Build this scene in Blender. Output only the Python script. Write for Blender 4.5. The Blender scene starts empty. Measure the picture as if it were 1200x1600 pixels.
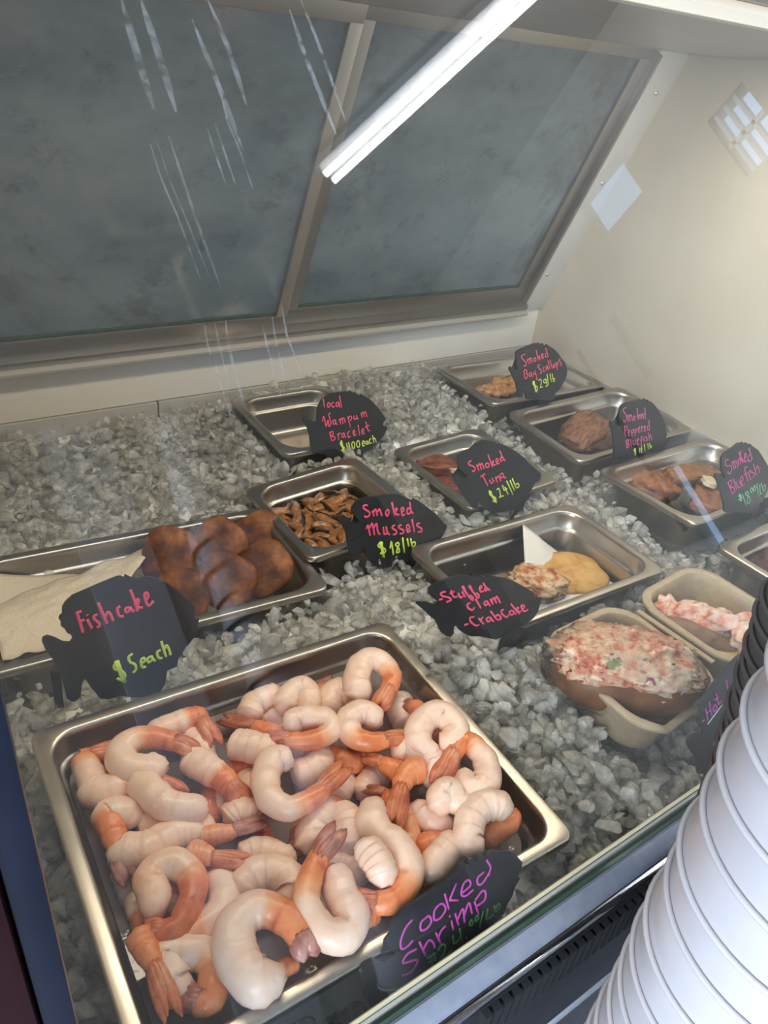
import bpy, bmesh, math, random
from mathutils import Vector, Matrix, noise
random.seed(7)
R = math.radians
sc = bpy.context.scene
col = sc.collection

# ------------------------------------------------------------------ camera
CAM = Vector((0.06954, -0.31171, 0.47879))
PITCH, ROLL, YAW, FPX = 1.0082169, 0.1296881, -0.6645802, 1172.24
ROT = Matrix.Rotation(YAW, 3, 'Z') @ Matrix.Rotation(PITCH, 3, 'X') @ Matrix.Rotation(ROLL, 3, 'Z')
cd = bpy.data.cameras.new('camera')
cam = bpy.data.objects.new('camera', cd)
col.objects.link(cam)
cam.matrix_world = Matrix.Translation(CAM) @ ROT.to_4x4()
cd.sensor_fit = 'VERTICAL'
cd.sensor_height = 36.0
cd.lens = FPX * 36.0 / 1600.0
cd.clip_start = 0.01
sc.camera = cam

# ------------------------------------------------------------------ view, world, lights
sc.view_settings.view_transform = 'Standard'
sc.view_settings.look = 'None'
sc.view_settings.exposure = 0.66
sc.view_settings.gamma = 1.0
sc.view_settings.use_curve_mapping = False
sc.cycles.use_denoising = True
sc.cycles.max_bounces = 20
sc.cycles.transmission_bounces = 14
sc.cycles.glossy_bounces = 6
sc.cycles.diffuse_bounces = 7
sc.cycles.transparent_max_bounces = 40
sc.cycles.caustics_reflective = False
sc.cycles.caustics_refractive = True
sc.cycles.sample_clamp_indirect = 6.0

w = bpy.data.worlds.new('daylight')
sc.world = w
w.use_nodes = True
w.node_tree.nodes['Background'].inputs[0].default_value = (0.45, 0.68, 1.0, 1)
w.node_tree.nodes['Background'].inputs[1].default_value = 2.2


def area(name, loc, target, sx, sy, power, color):
    l = bpy.data.lights.new(name, 'AREA')
    l.shape = 'RECTANGLE'
    l.size, l.size_y, l.energy, l.color = sx, sy, power, color
    o = bpy.data.objects.new(name, l)
    o.location = loc
    o.rotation_euler = (Vector(target) - Vector(loc)).to_track_quat('-Z', 'Y').to_euler()
    col.objects.link(o)
    return o


# area lamp added as daylight on the unseen left, clear of glass reflections
area('added_daylight_left', (-2.3, -1.7, 1.15), (0.5, 0.0, 0.1), 2.6, 2.2, 130, (0.93, 0.96, 1.0))
area('case_lamp_light', (0.6, 0.20, 0.500), (0.6, 0.24, 0.0), 1.0, 0.05, 1.7, (1.0, 0.86, 0.66))


# ------------------------------------------------------------------ helpers
def ray(px, py):
    return ROT @ Vector(((px - 600) / FPX, (800 - py) / FPX, -1.0))


def atz(px, py, z):
    d = ray(px, py)
    return CAM + d * ((z - CAM.z) / d.z)


def aty(px, py, y):
    d = ray(px, py)
    return CAM + d * ((y - CAM.y) / d.y)


def atplane(px, py, p0, n):
    d = ray(px, py)
    return CAM + d * ((p0 - CAM).dot(n) / d.dot(n))


def tag(o, label=None, cat=None, group=None, kind=None):
    if label: o['label'] = label
    if cat: o['category'] = cat
    if group: o['group'] = group
    if kind: o['kind'] = kind
    return o


def link(name, me, parent=None, mats=()):
    for m in mats: me.materials.append(m)
    o = bpy.data.objects.new(name, me)
    col.objects.link(o)
    if parent is not None: o.parent = parent
    return o


def mesh(name, verts, faces, mat, parent=None, smooth=True, sharp=None, midx=None):
    me = bpy.data.meshes.new(name)
    me.from_pydata([tuple(v) for v in verts], [], faces)
    me.update()
    if smooth:
        me.shade_smooth()
        if sharp: me.set_sharp_from_angle(angle=R(sharp))
    mats = mat if isinstance(mat, (list, tuple)) else [mat]
    o = link(name, me, parent, mats)
    if midx: me.polygons.foreach_set('material_index', midx)
    return o


def bm_obj(name, bm, mat, parent=None, smooth=True, sharp=35):
    me = bpy.data.meshes.new(name)
    bmesh.ops.recalc_face_normals(bm, faces=bm.faces)
    bm.to_mesh(me)
    bm.free()
    if smooth:
        me.shade_smooth()
        if sharp: me.set_sharp_from_angle(angle=R(sharp))
    return link(name, me, parent, mat if isinstance(mat, (list, tuple)) else [mat])


def empty(name, loc=(0, 0, 0), rot=(0, 0, 0)):
    o = bpy.data.objects.new(name, None)
    o.empty_display_size = 0.02
    col.objects.link(o)
    o.location = loc
    o.rotation_euler = rot
    return o


def add_hex(bm, pts):
    """pts: 4 bottom + 4 top corners"""
    v = [bm.verts.new(p) for p in pts]
    for f in ((3, 2, 1, 0), (4, 5, 6, 7), (0, 1, 5, 4), (1, 2, 6, 5), (2, 3, 7, 6), (3, 0, 4, 7)):
        bm.faces.new([v[i] for i in f])
    return v


def add_box(bm, x0, x1, y0, y1, z0, z1):
    add_hex(bm, [(x0, y0, z0), (x1, y0, z0), (x1, y1, z0), (x0, y1, z0), (x0, y0, z1), (x1, y0, z1), (x1, y1, z1), (x0, y1, z1)])


def box(name, x0, x1, y0, y1, z0, z1, mat, parent=None, bev=0.0):
    bm = bmesh.new()
    add_box(bm, x0, x1, y0, y1, z0, z1)
    if bev: bmesh.ops.bevel(bm, geom=bm.edges[:], offset=bev, segments=2, affect='EDGES', profile=0.6)
    return bm_obj(name, bm, mat, parent)


def extrude_profile_x(name, prof, x0, x1, mat, parent=None, sharp=35):
    """prof: closed list of (y, z)"""
    n = len(prof)
    vs = [(x0, y, z) for y, z in prof] + [(x1, y, z) for y, z in prof]
    fs = [(i, (i + 1) % n, n + (i + 1) % n, n + i) for i in range(n)]
    bm = bmesh.new()
    bv = [bm.verts.new(v) for v in vs]
    for f in fs: bm.faces.new([bv[i] for i in f])
    bm.faces.new(bv[:n][::-1]); bm.faces.new(bv[n:])
    return bm_obj(name, bm, mat, parent, sharp=sharp)


def catmull(pts, n, closed=False):
    pts = [Vector(p) for p in pts]
    if len(pts) == 2:
        return [pts[0].lerp(pts[1], i / (n - 1)) for i in range(n)]
    P = [pts[0] * 2 - pts[1]] + pts + [pts[-1] * 2 - pts[-2]]
    # even spacing by chord length
    L = [0.0]
    for a, b in zip(pts, pts[1:]): L.append(L[-1] + (b - a).length)
    out = []
    for i in range(n):
        s = L[-1] * i / (n - 1)
        k = 0
        while k < len(pts) - 2 and s > L[k + 1]: k += 1
        t = (s - L[k]) / max(1e-9, L[k + 1] - L[k])
        p0, p1, p2, p3 = P[k], P[k + 1], P[k + 2], P[k + 3]
        out.append(0.5 * ((2 * p1) + (p2 - p0) * t + (2 * p0 - 5 * p1 + 4 * p2 - p3) * t * t + (3 * p1 - p0 - 3 * p2 + p3) * t ** 3))
    return out


def tube_geo(verts, faces, pts, rad, nseg=8, up=Vector((0, 0, 1)), flat=1.0, cap=True):
    """append a tube along pts to verts/faces; rad a number or list; flat scales along up"""
    b = len(verts)
    n = len(pts)
    for i, p in enumerate(pts):
        t = (pts[min(i + 1, n - 1)] - pts[max(i - 1, 0)])
        if t.length < 1e-9: t = Vector((1, 0, 0))
        t.normalize()
        s = t.cross(up)
        if s.length < 1e-4: s = t.cross(Vector((0.3, 1, 0)))
        s.normalize()
        u = s.cross(t).normalized()
        r = rad[i] if isinstance(rad, (list, tuple)) else rad
        for k in range(nseg):
            a = 2 * math.pi * k / nseg
            verts.append(p + s * (r * math.cos(a)) + u * (r * flat * math.sin(a)))
    for i in range(n - 1):
        for k in range(nseg):
            a, c = b + i * nseg + k, b + i * nseg + (k + 1) % nseg
            faces.append((a, c, c + nseg, a + nseg))
    if cap:
        faces.append(tuple(b + k for k in range(nseg))[::-1])
        faces.append(tuple(b + (n - 1) * nseg + k for k in range(nseg)))


# ------------------------------------------------------------------ materials
def nodes(name):
    m = bpy.data.materials.new(name)
    m.use_nodes = True
    nt = m.node_tree
    return m, nt, nt.nodes['Principled BSDF'], nt.nodes['Material Output']


def setp(b, **k):
    names = dict(color='Base Color', rough='Roughness', metal='Metallic', spec='Specular IOR Level', trans='Transmission Weight', ior='IOR',
                 sss='Subsurface Weight', coat='Coat Weight', coatr='Coat Roughness', emis='Emission Color', emis_s='Emission Strength', aniso='Anisotropic')
    for a, v in k.items():
        i = b.inputs[names[a]]
        i.default_value = (*v, 1) if isinstance(v, tuple) and len(v) == 3 else v


def noise_node(nt, scale, detail=4, rough=0.55, space='Object', stretch=None):
    tc = nt.nodes.new('ShaderNodeTexCoord')
    n = nt.nodes.new('ShaderNodeTexNoise')
    n.inputs['Scale'].default_value = scale
    n.inputs['Detail'].default_value = detail
    n.inputs['Roughness'].default_value = rough
    if stretch:
        mp = nt.nodes.new('ShaderNodeMapping')
        mp.inputs['Scale'].default_value = stretch
        nt.links.new(tc.outputs[space], mp.inputs[0])
        nt.links.new(mp.outputs[0], n.inputs[0])
    else:
        nt.links.new(tc.outputs[space], n.inputs[0])
    return n


def ramp(nt, src, stops):
    r = nt.nodes.new('ShaderNodeValToRGB')
    e = r.color_ramp.elements
    while len(e) < len(stops): e.new(0.5)
    for el, (p, c) in zip(e, stops):
        el.position = p
        el.color = (*c, 1) if len(c) == 3 else c
    nt.links.new(src, r.inputs[0])
    return r


def bump(nt, b, src, strength, dist=0.002):
    bp = nt.nodes.new('ShaderNodeBump')
    bp.inputs['Strength'].default_value = strength
    bp.inputs['Distance'].default_value = dist
    nt.links.new(src, bp.inputs['Height'])
    nt.links.new(bp.outputs[0], b.inputs['Normal'])
    return bp


def plain(name, color, rough=0.5, metal=0.0, var=0.0, scale=40, bmp=0.0, **k):
    m, nt, b, _ = nodes(name)
    setp(b, color=color, rough=rough, metal=metal, **k)
    if var or bmp:
        n = noise_node(nt, scale)
        if var:
            lo = tuple(max(0, c * (1 - var)) for c in color)
            hi = tuple(min(1, c * (1 + var)) for c in color)
            r = ramp(nt, n.outputs[0], [(0.3, lo), (0.7, hi)])
            nt.links.new(r.outputs[0], b.inputs['Base Color'])
        if bmp: bump(nt, b, n.outputs[0], bmp)
    return m


def noisy(name, stops, scale, rough=0.5, bmp=0.3, dist=0.002, detail=6, second=None, stretch=None, **k):
    """colour ramp over noise, optional speckle layer (scale, threshold, colour)"""
    m, nt, b, _ = nodes(name)
    setp(b, rough=rough, **k)
    n = noise_node(nt, scale, detail, stretch=stretch)
    r = ramp(nt, n.outputs[0], stops)
    outc = r.outputs[0]
    for s2 in (second or []):
        sc2, th, cc = s2
        n2 = noise_node(nt, sc2, 3)
        mk = ramp(nt, n2.outputs[0], [(th, (0, 0, 0)), (min(1, th + 0.05), (1, 1, 1))])
        mx = nt.nodes.new('ShaderNodeMix')
        mx.data_type = 'RGBA'
        nt.links.new(mk.outputs[0], mx.inputs[0])
        nt.links.new(outc, mx.inputs[6])
        mx.inputs[7].default_value = (*cc, 1)
        outc = mx.outputs[2]
    nt.links.new(outc, b.inputs['Base Color'])
    if bmp: bump(nt, b, n.outputs[0], bmp, dist)
    return m


def steel_mat(name, color, rough, stretch=(1, 1, 1), amp=0.05):
    m, nt, b, _ = nodes(name)
    setp(b, color=color, metal=1.0, rough=rough)
    n = noise_node(nt, 60, 5, stretch=stretch)
    r = ramp(nt, n.outputs[0], [(0.3, (rough - amp * .6,) * 3), (0.7, (rough + amp,) * 3)])
    nt.links.new(r.outputs[0], b.inputs['Roughness'])
    bump(nt, b, n.outputs[0], 0.012, 0.001)
    return m


M = {}
M['steel'] = steel_mat('brushed_steel', (0.49, 0.45, 0.395), 0.31)
M['frame_steel'] = steel_mat('frame_steel', (0.38, 0.365, 0.345), 0.42, (0.2, 1, 1), 0.03)
M['light_steel'] = steel_mat('light_frame_steel', (0.56, 0.54, 0.50), 0.45, (0.2, 1, 1), 0.03)
M['ledge_steel'] = steel_mat('ledge_steel', (0.66, 0.63, 0.58), 0.42, (0.2, 1, 1), 0.04)
M['ledge_steel'].node_tree.nodes['Principled BSDF'].inputs['Metallic'].default_value = 0.45
M['chrome'] = steel_mat('polished_chrome', (0.85, 0.85, 0.88), 0.12)
M['rail'] = noisy('painted_rail', [(0.35, (0.25, 0.28, 0.345)), (0.7, (0.31, 0.335, 0.40))], 90, 0.38, 0.1, metal=0.25, second=[(420, 0.70, (0.05, 0.05, 0.05))])
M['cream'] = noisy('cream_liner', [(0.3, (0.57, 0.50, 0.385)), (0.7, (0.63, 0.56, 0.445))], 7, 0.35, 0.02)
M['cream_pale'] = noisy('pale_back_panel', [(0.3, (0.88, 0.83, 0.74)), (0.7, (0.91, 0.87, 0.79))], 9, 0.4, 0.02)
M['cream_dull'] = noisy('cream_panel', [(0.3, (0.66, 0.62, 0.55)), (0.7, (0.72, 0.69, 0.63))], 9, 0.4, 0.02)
M['grey_metal'] = noisy('grey_painted_metal', [(0.3, (0.44, 0.43, 0.41)), (0.7, (0.53, 0.52, 0.50))], 6, 0.4, 0.03)
M['black'] = plain('black_rubber', (0.012, 0.013, 0.016), 0.6)
M['navy'] = noisy('navy_trim', [(0.3, (0.006, 0.009, 0.020)), (0.7, (0.010, 0.014, 0.030))], 40, 0.3, 0.05)
M['burgundy'] = noisy('burgundy_panel', [(0.3, (0.016, 0.001, 0.003)), (0.7, (0.026, 0.0015, 0.005))], 10, 0.3, 0.02)
M['dark_counter'] = noisy('dark_counter', [(0.3, (0.010, 0.011, 0.018)), (0.7, (0.025, 0.027, 0.04))], 25, 0.45, 0.1)


def glass_pane_mat(name, tint, gain, ior=1.5):
    """one outer face of a sheet: reflects by angle, otherwise lets the view through"""
    m, nt, b, out = nodes(name)
    nt.nodes.remove(b)
    tr = nt.nodes.new('ShaderNodeBsdfTransparent')
    tr.inputs[0].default_value = (*tint, 1)
    tr2 = nt.nodes.new('ShaderNodeBsdfTransparent')
    gl = nt.nodes.new('ShaderNodeBsdfGlossy')
    gl.inputs['Roughness'].default_value = 0.012
    fr = nt.nodes.new('ShaderNodeFresnel')
    fr.inputs[0].default_value = ior
    mu = nt.nodes.new('ShaderNodeMath')
    mu.operation = 'MULTIPLY'
    mu.use_clamp = True
    mu.inputs[1].default_value = gain
    nt.links.new(fr.outputs[0], mu.inputs[0])
    mx = nt.nodes.new('ShaderNodeMixShader')
    nt.links.new(mu.outputs[0], mx.inputs[0])
    nt.links.new(tr.outputs[0], mx.inputs[1])
    nt.links.new(gl.outputs[0], mx.inputs[2])
    ge = nt.nodes.new('ShaderNodeNewGeometry')
    m2 = nt.nodes.new('ShaderNodeMixShader')
    nt.links.new(ge.outputs['Backfacing'], m2.inputs[0])
    nt.links.new(mx.outputs[0], m2.inputs[1])
    nt.links.new(tr2.outputs[0], m2.inputs[2])
    nt.links.new(m2.outputs[0], out.inputs[0])
    return m


M['front_glass'] = glass_pane_mat('clear_front_glass', (0.97, 0.985, 0.975), 1.8)
M['glass_edge'] = plain('green_glass_edge', (0.05, 0.085, 0.06), 0.15, var=0.2)
M['glass_edge_lit'] = plain('pale_glass_edge', (0.62, 0.55, 0.36), 0.25)  # pale copy of the edge tone, its caught light put into the colour


def fog_pane():
    m, nt, b, out = nodes('fogged_window_glass')
    # film of condensation and smears over dark glass
    n1 = noise_node(nt, 4.0, 6, 0.6, stretch=(1, 1.6, 1.6))
    n2 = noise_node(nt, 22.0, 8, 0.7)
    r1 = ramp(nt, n1.outputs[0], [(0.30, (0.13, 0.155, 0.165)), (0.48, (0.20, 0.245, 0.27)), (0.70, (0.25, 0.30, 0.325))])
    r2 = ramp(nt, n2.outputs[0], [(0.33, (0.45, 0.42, 0.40)), (0.45, (1, 1, 1))])
    mx = nt.nodes.new('ShaderNodeMix')
    mx.data_type = 'RGBA'
    mx.blend_type = 'MULTIPLY'
    mx.inputs[0].default_value = 0.55
    nt.links.new(r1.outputs[0], mx.inputs[6])
    nt.links.new(r2.outputs[0], mx.inputs[7])
    n3 = noise_node(nt, 3.4, 10, 0.70)
    n3.inputs['Distortion'].default_value = 0.6
    r3 = ramp(nt, n3.outputs[0], [(0.53, (0, 0, 0)), (0.62, (0.6, 0.6, 0.6))])
    m3 = nt.nodes.new('ShaderNodeMix')
    m3.data_type = 'RGBA'
    nt.links.new(r3.outputs[0], m3.inputs[0])
    nt.links.new(mx.outputs[2], m3.inputs[6])
    m3.inputs[7].default_value = (0.11, 0.098, 0.096, 1)
    nt.links.new(m3.outputs[2], b.inputs['Base Color'])
    setp(b, rough=0.10, spec=0.8)
    rr = ramp(nt, n2.outputs[0], [(0.35, (0.06,) * 3), (0.65, (0.22,) * 3)])
    nt.links.new(rr.outputs[0], b.inputs['Roughness'])
    tr = nt.nodes.new('ShaderNodeBsdfTransparent')
    tr.inputs[0].default_value = (0.6, 0.7, 0.75, 1)
    ms = nt.nodes.new('ShaderNodeMixShader')
    rf = ramp(nt, n1.outputs[0], [(0.3, (0.62,) * 3), (0.6, (0.85,) * 3)])
    nt.links.new(rf.outputs[0], ms.inputs[0])
    nt.links.new(tr.outputs[0], ms.inputs[1])
    nt.links.new(b.outputs[0], ms.inputs[2])
    nt.links.new(ms.outputs[0], out.inputs[0])
    return m


M['fog_pane'] = fog_pane()


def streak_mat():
    m, nt, b, out = nodes('pale_glass_streak')
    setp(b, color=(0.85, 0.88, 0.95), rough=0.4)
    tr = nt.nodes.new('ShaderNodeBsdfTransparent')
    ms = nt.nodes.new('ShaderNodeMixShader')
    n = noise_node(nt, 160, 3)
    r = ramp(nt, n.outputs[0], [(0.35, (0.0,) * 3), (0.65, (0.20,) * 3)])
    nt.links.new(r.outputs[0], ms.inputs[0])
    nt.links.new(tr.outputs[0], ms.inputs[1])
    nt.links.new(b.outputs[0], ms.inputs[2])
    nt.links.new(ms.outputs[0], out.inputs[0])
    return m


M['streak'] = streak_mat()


def ice_mat():
    m, nt, b, out = nodes('crushed_ice')
    setp(b, color=(0.99, 0.99, 0.97), rough=0.05, trans=1.0, ior=1.31)
    n = noise_node(nt, 110, 6, 0.65)
    bump(nt, b, n.outputs[0], 0.8, 0.006)
    d = nt.nodes.new('ShaderNodeBsdfDiffuse')
    d.inputs[0].default_value = (0.99, 0.97, 0.90, 1)
    t = nt.nodes.new('ShaderNodeBsdfTranslucent')
    t.inputs[0].default_value = (0.98, 0.97, 0.91, 1)
    tr = nt.nodes.new('ShaderNodeBsdfTransparent')
    tr.inputs[0].default_value = (0.995, 0.995, 0.98, 1)
    m1 = nt.nodes.new('ShaderNodeMixShader')
    m1.inputs[0].default_value = 0.12
    nt.links.new(d.outputs[0], m1.inputs[1])
    nt.links.new(t.outputs[0], m1.inputs[2])
    m0 = nt.nodes.new('ShaderNodeMixShader')
    m0.inputs[0].default_value = 0.50
    nt.links.new(b.outputs[0], m0.inputs[1])
    nt.links.new(tr.outputs[0], m0.inputs[2])
    m2 = nt.nodes.new('ShaderNodeMixShader')
    n2 = noise_node(nt, 34, 5, 0.65)
    rf = ramp(nt, n2.outputs[0], [(0.40, (0.10,) * 3), (0.70, (0.60,) * 3)])
    nt.links.new(rf.outputs[0], m2.inputs[0])
    nt.links.new(m0.outputs[0], m2.inputs[1])
    nt.links.new(m1.outputs[0], m2.inputs[2])
    gl = nt.nodes.new('ShaderNodeBsdfGlossy')
    gl.inputs['Roughness'].default_value = 0.06
    nt.links.new(b.inputs['Normal'].links[0].from_socket, gl.inputs['Normal'])
    fr = nt.nodes.new('ShaderNodeLayerWeight')
    fr.inputs[0].default_value = 0.22
    m3 = nt.nodes.new('ShaderNodeMixShader')
    nt.links.new(fr.outputs['Fresnel'], m3.inputs[0])
    nt.links.new(m2.outputs[0], m3.inputs[1])
    nt.links.new(gl.outputs[0], m3.inputs[2])
    nt.links.new(m3.outputs[0], out.inputs[0])
    return m


M['ice'] = ice_mat()
M['ice_bed'] = noisy('packed_wet_ice', [(0.3, (0.95, 0.93, 0.86)), (0.6, (0.98, 0.97, 0.91))], 30, 0.2, 0.6, 0.006)

# ================================================================== the shop round the case
M['shop_wall'] = noisy('shop_wall', [(0.3, (0.50, 0.46, 0.40)), (0.7, (0.56, 0.52, 0.46))], 3, 0.6, 0.02)
M['shop_ceiling'] = plain('shop_ceiling', (0.62, 0.60, 0.57), 0.8)
M['shop_floor'] = noisy('shop_floor', [(0.3, (0.10, 0.10, 0.11)), (0.7, (0.16, 0.16, 0.17))], 6, 0.4, 0.05)
M['staff_wall'] = noisy('staff_side_wall', [(0.3, (0.10, 0.13, 0.145)), (0.7, (0.15, 0.18, 0.195))], 3, 0.6, 0.05)
M['white_paint'] = plain('white_door_paint', (0.80, 0.82, 0.86), 0.4)


def struct(o):
    o['kind'] = 'structure'
    return o


struct(box('floor', -2.6, 3.4, -3.7, 1.9, -1.0, -0.95, M['shop_floor']))
struct(box('ceiling', -2.6, 3.4, -3.7, 1.9, 2.6, 2.65, M['shop_ceiling']))
struct(box('wall_front', -0.6, 3.2, -3.7, -3.6, -0.95, 2.6, M['shop_wall']))
struct(box('wall_back', -2.6, 3.2, 1.8, 1.9, -0.95, 2.6, M['staff_wall']))
holes = ((-1.67, -1.36, 1.88, 2.12), (-0.97, -0.78, 1.55, 1.86), (-1.862, -1.808, 1.17, 1.55), (-2.065, -1.955, 0.32, 0.76), (-2.135, -2.105, 0.45, 1.55))  # narrow slits are added so the sky mirrors as streaks in the glass
ys_ = sorted({-3.6, 1.8} | {h for q in holes for h in q[:2]})
zs_ = sorted({-0.95, 2.6} | {h for q in holes for h in q[2:]})
bm = bmesh.new()
for y0, y1 in zip(ys_, ys_[1:]):
    for z0, z1 in zip(zs_, zs_[1:]):
        if not any(q[0] <= y0 and y1 <= q[1] and q[2] <= z0 and z1 <= q[3] for q in holes): add_box(bm, 3.2, 3.3, y0, y1, z0, z1)
struct(bm_obj('wall_right', bm, M['shop_wall']))
bm = bmesh.new()
for y in (-0.94, -0.89, -0.84): add_box(bm, 3.22, 3.25, y - 0.008, y + 0.008, 1.55, 1.88)
add_box(bm, 3.22, 3.25, -0.97, -0.78, 1.70, 1.72)
struct(bm_obj('window_1', bm, M['white_paint']))
d = struct(box('door_1', 0.76, 1.12, -3.6, -3.56, -0.95, 2.45, M['white_paint'], bev=0.006))
box('door_handle', 1.05, 1.075, -3.56, -3.51, 0.05, 0.17, M['chrome'], d, 0.004)

# strip light on the shop ceiling (it mirrors in the sloping front glass)
M['tube'] = plain('lit_tube', (1, 1, 1), 0.4, emis=(0.93, 0.96, 1.0), emis_s=13.0)
M['fixture'] = plain('fixture_white', (0.75, 0.75, 0.75), 0.4)
a0, a1 = Vector((2.02, -1.90, 2.53)), Vector((2.78, -0.66, 2.53))
fx = empty('ceiling_light', (a0.x, a0.y, 2.6))
tag(fx, 'twin tube strip light on the shop ceiling, mirrored in the front glass', 'light')
ax = (a1 - a0).normalized()
sd = Vector((-ax.y, ax.x, 0))
v, f = [], []
hz = Vector((0, 0, 0.03))
pts = []
for p in (a0, a1):
    for s in (-0.075, 0.075): pts.append(p + sd * s + hz)
bm = bmesh.new()
lo = [pts[0], pts[1], pts[3], pts[2]]
add_hex(bm, [q - fx.location for q in lo] + [q + Vector((0, 0, 0.04)) - fx.location for q in lo])
bm_obj('housing', bm, M['fixture'], fx)
for s in (-0.035, 0.035):
    v, f = [], []
    tube_geo(v, f, [a0 + sd * s - fx.location, a1 + sd * s - fx.location], 0.017, 12)
    mesh('tube', v, f, M['tube'], fx)

# ================================================================== the refrigerated display case
case = empty('display_case', (0.6, 0.25, -0.95))
tag(case, 'refrigerated display case with sloping front glass and sliding rear windows', 'display case')
CO = Vector((0.6, 0.25, -0.95))


def part(o):
    """seat a world-built mesh under the case"""
    if o.parent is None: o.parent = case
    o.location = o.location - CO
    return o


XL, XR = 0.072, 1.148
YB = 0.670
part(box('tub_floor', XL, XR, -0.155, 0.69, -0.16, -0.15, M['ledge_steel']))
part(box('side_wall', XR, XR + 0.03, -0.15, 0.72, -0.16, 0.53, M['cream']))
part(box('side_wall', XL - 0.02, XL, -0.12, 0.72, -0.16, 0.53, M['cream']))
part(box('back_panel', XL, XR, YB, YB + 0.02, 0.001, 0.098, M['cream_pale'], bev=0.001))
# steel ledge behind the ice, two lengths butted at a seam
for x0, x1 in ((XL, 0.3995), (0.4015, XR)):
    lg = part(box('rear_ledge', x0, x1, YB - 0.004, YB + 0.02, -0.15, 0.0, M['ledge_steel'], bev=0.0012))
def screw(x, y, z, nx, ny, nz, parent, r=0.0045):
    bm = bmesh.new()
    bmesh.ops.create_uvsphere(bm, u_segments=12, v_segments=8, radius=r)
    for vv in bm.verts: vv.co.z *= 0.4
    q = Vector((nx, ny, nz)).to_track_quat('Z', 'Y').to_matrix().to_4x4()
    bmesh.ops.transform(bm, matrix=Matrix.Translation((x, y, z)) @ q, verts=bm.verts)
    o = bm_obj('screw', bm, M['chrome'])
    o.parent = parent
    o.location = -CO
    return o
for x in (0.213, 0.37, 0.72): screw(x, YB - 0.0045, -0.026, 0, -1, 0, case)
part(box('side_ledge', XR - 0.010, XR, -0.15, 0.665, -0.15, 0.002, M['ledge_steel'], bev=0.0015))
part(box('side_ledge', XL, XL + 0.004, -0.13, 0.665, -0.15, 0.0, M['ledge_steel'], bev=0.001))

# sloping rear wall: everything below is laid out along the slope direction
B0, B1 = Vector((0, 0.658, 0.098)), Vector((0, 0.500, 0.502))
SV = (B1 - B0).normalized()
SL = (B1 - B0).length
SN = Vector((0, SV.z, -SV.y)) * -1.0      # towards the customer
if SN.y > 0: SN = -SN


def slab(name, x0, x1, s0, s1, d0, d1, mat, parent=None, bev=0.0015):
    """box on the slope: s along the slope, d out of it towards the customer"""
    bm = bmesh.new()
    P = lambda x, s, d: Vector((x, 0, 0)) + B0 + SV * s + SN * d
    add_hex(bm, [P(x0, s0, d0), P(x1, s0, d0), P(x1, s1, d0), P(x0, s1, d0), P(x0, s0, d1), P(x1, s0, d1), P(x1, s1, d1), P(x0, s1, d1)])
    if bev: bmesh.ops.bevel(bm, geom=bm.edges[:], offset=bev, segments=2, affect='EDGES', profile=0.6)
    o = bm_obj(name, bm, mat)
    o.parent = parent or case
    o.location = -CO
    return o


for k, (x0, x1, wl, wr, d0) in enumerate(((XL, 0.585, 0.03, 0.017, 0.004), (0.572, 1.078, 0.036, 0.024, -0.008))):
    e = empty('sliding_window', (0, 0, 0))
    e.parent = case
    if k == 0: e['label'] = 'left sliding rear window with fogged smeared glass'
    else: e['label'] = 'right sliding rear window with wet fogged glass'
    slab('bottom_rail', x0, x1, 0.004, 0.032, d0, d0 + 0.012, M['frame_steel'], e)
    slab('top_rail', x0, x1, SL - 0.012, SL + 0.012, d0, d0 + 0.012, M['frame_steel'], e)
    slab('stile', x0, x0 + wl, 0.030, SL - 0.010, d0, d0 + 0.012, M['frame_steel'], e)
    slab('stile', x1 - wr, x1, 0.030, SL - 0.010, d0, d0 + 0.012, M['light_steel'] if k == 0 else M['frame_steel'], e)
    slab('gasket', x0 + wl - 0.002, x1 - wr + 0.002, 0.031, 0.036, d0 + 0.002, d0 + 0.009, M['glass_edge'], e, 0.0008)
    slab('pane', x0 + wl - 0.004, x1 - wr + 0.004, 0.028, SL - 0.006, d0 + 0.002, d0 + 0.006, M['fog_pane'], e, 0)
slab('window_track', XL, 1.082, -0.006, 0.005, -0.012, 0.022, M['frame_steel'])
slab('window_track', XL, 1.082, -0.012, -0.006, -0.012, 0.030, M['ledge_steel'])
slab('jamb', 1.078, 1.084, -0.006, SL, -0.012, 0.014, M['frame_steel'])
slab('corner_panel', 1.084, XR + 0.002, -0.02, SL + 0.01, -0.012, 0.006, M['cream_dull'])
for s_, x in ((0.235, 1.118), (0.058, 1.108), (0.38, 1.125)):
    q = Vector((x, 0, 0)) + B0 + SV * s_ + SN * 0.006
    screw(q.x, q.y, q.z, SN.x, SN.y, SN.z, case, 0.004)
# roof of the case, its front lip and the lamp behind the lip
part(extrude_profile_x('roof_panel', [(0.52, 0.503), (0.40, 0.504), (0.22, 0.524), (0.22, 0.56), (0.72, 0.56), (0.72, 0.503)], XL - 0.02, XR + 0.03, M['grey_metal']))
part(extrude_profile_x('header_lip', [(0.135, 0.535), (0.135, 0.575), (0.22, 0.575), (0.22, 0.535)], XL - 0.02, XR + 0.03, M['frame_steel']))
M['lamp_diffuser'] = plain('warm_lamp_diffuser', (0.8, 0.75, 0.65), 0.4, emis=(1.0, 0.84, 0.62), emis_s=0.28)
part(extrude_profile_x('lamp_diffuser', [(0.152, 0.5205), (0.147, 0.5345), (0.219, 0.5345), (0.219, 0.526)], XL, XR, M['lamp_diffuser']))

# front glass: one thick sheet leaning back from the front channel
GL = R(28.7)
GN = Vector((0, -math.cos(GL), math.sin(GL)))
GV = Vector((0, math.sin(GL), math.cos(GL)))
G0 = Vector((0, -0.1612, -0.0045))
GLEN = 0.605


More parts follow.
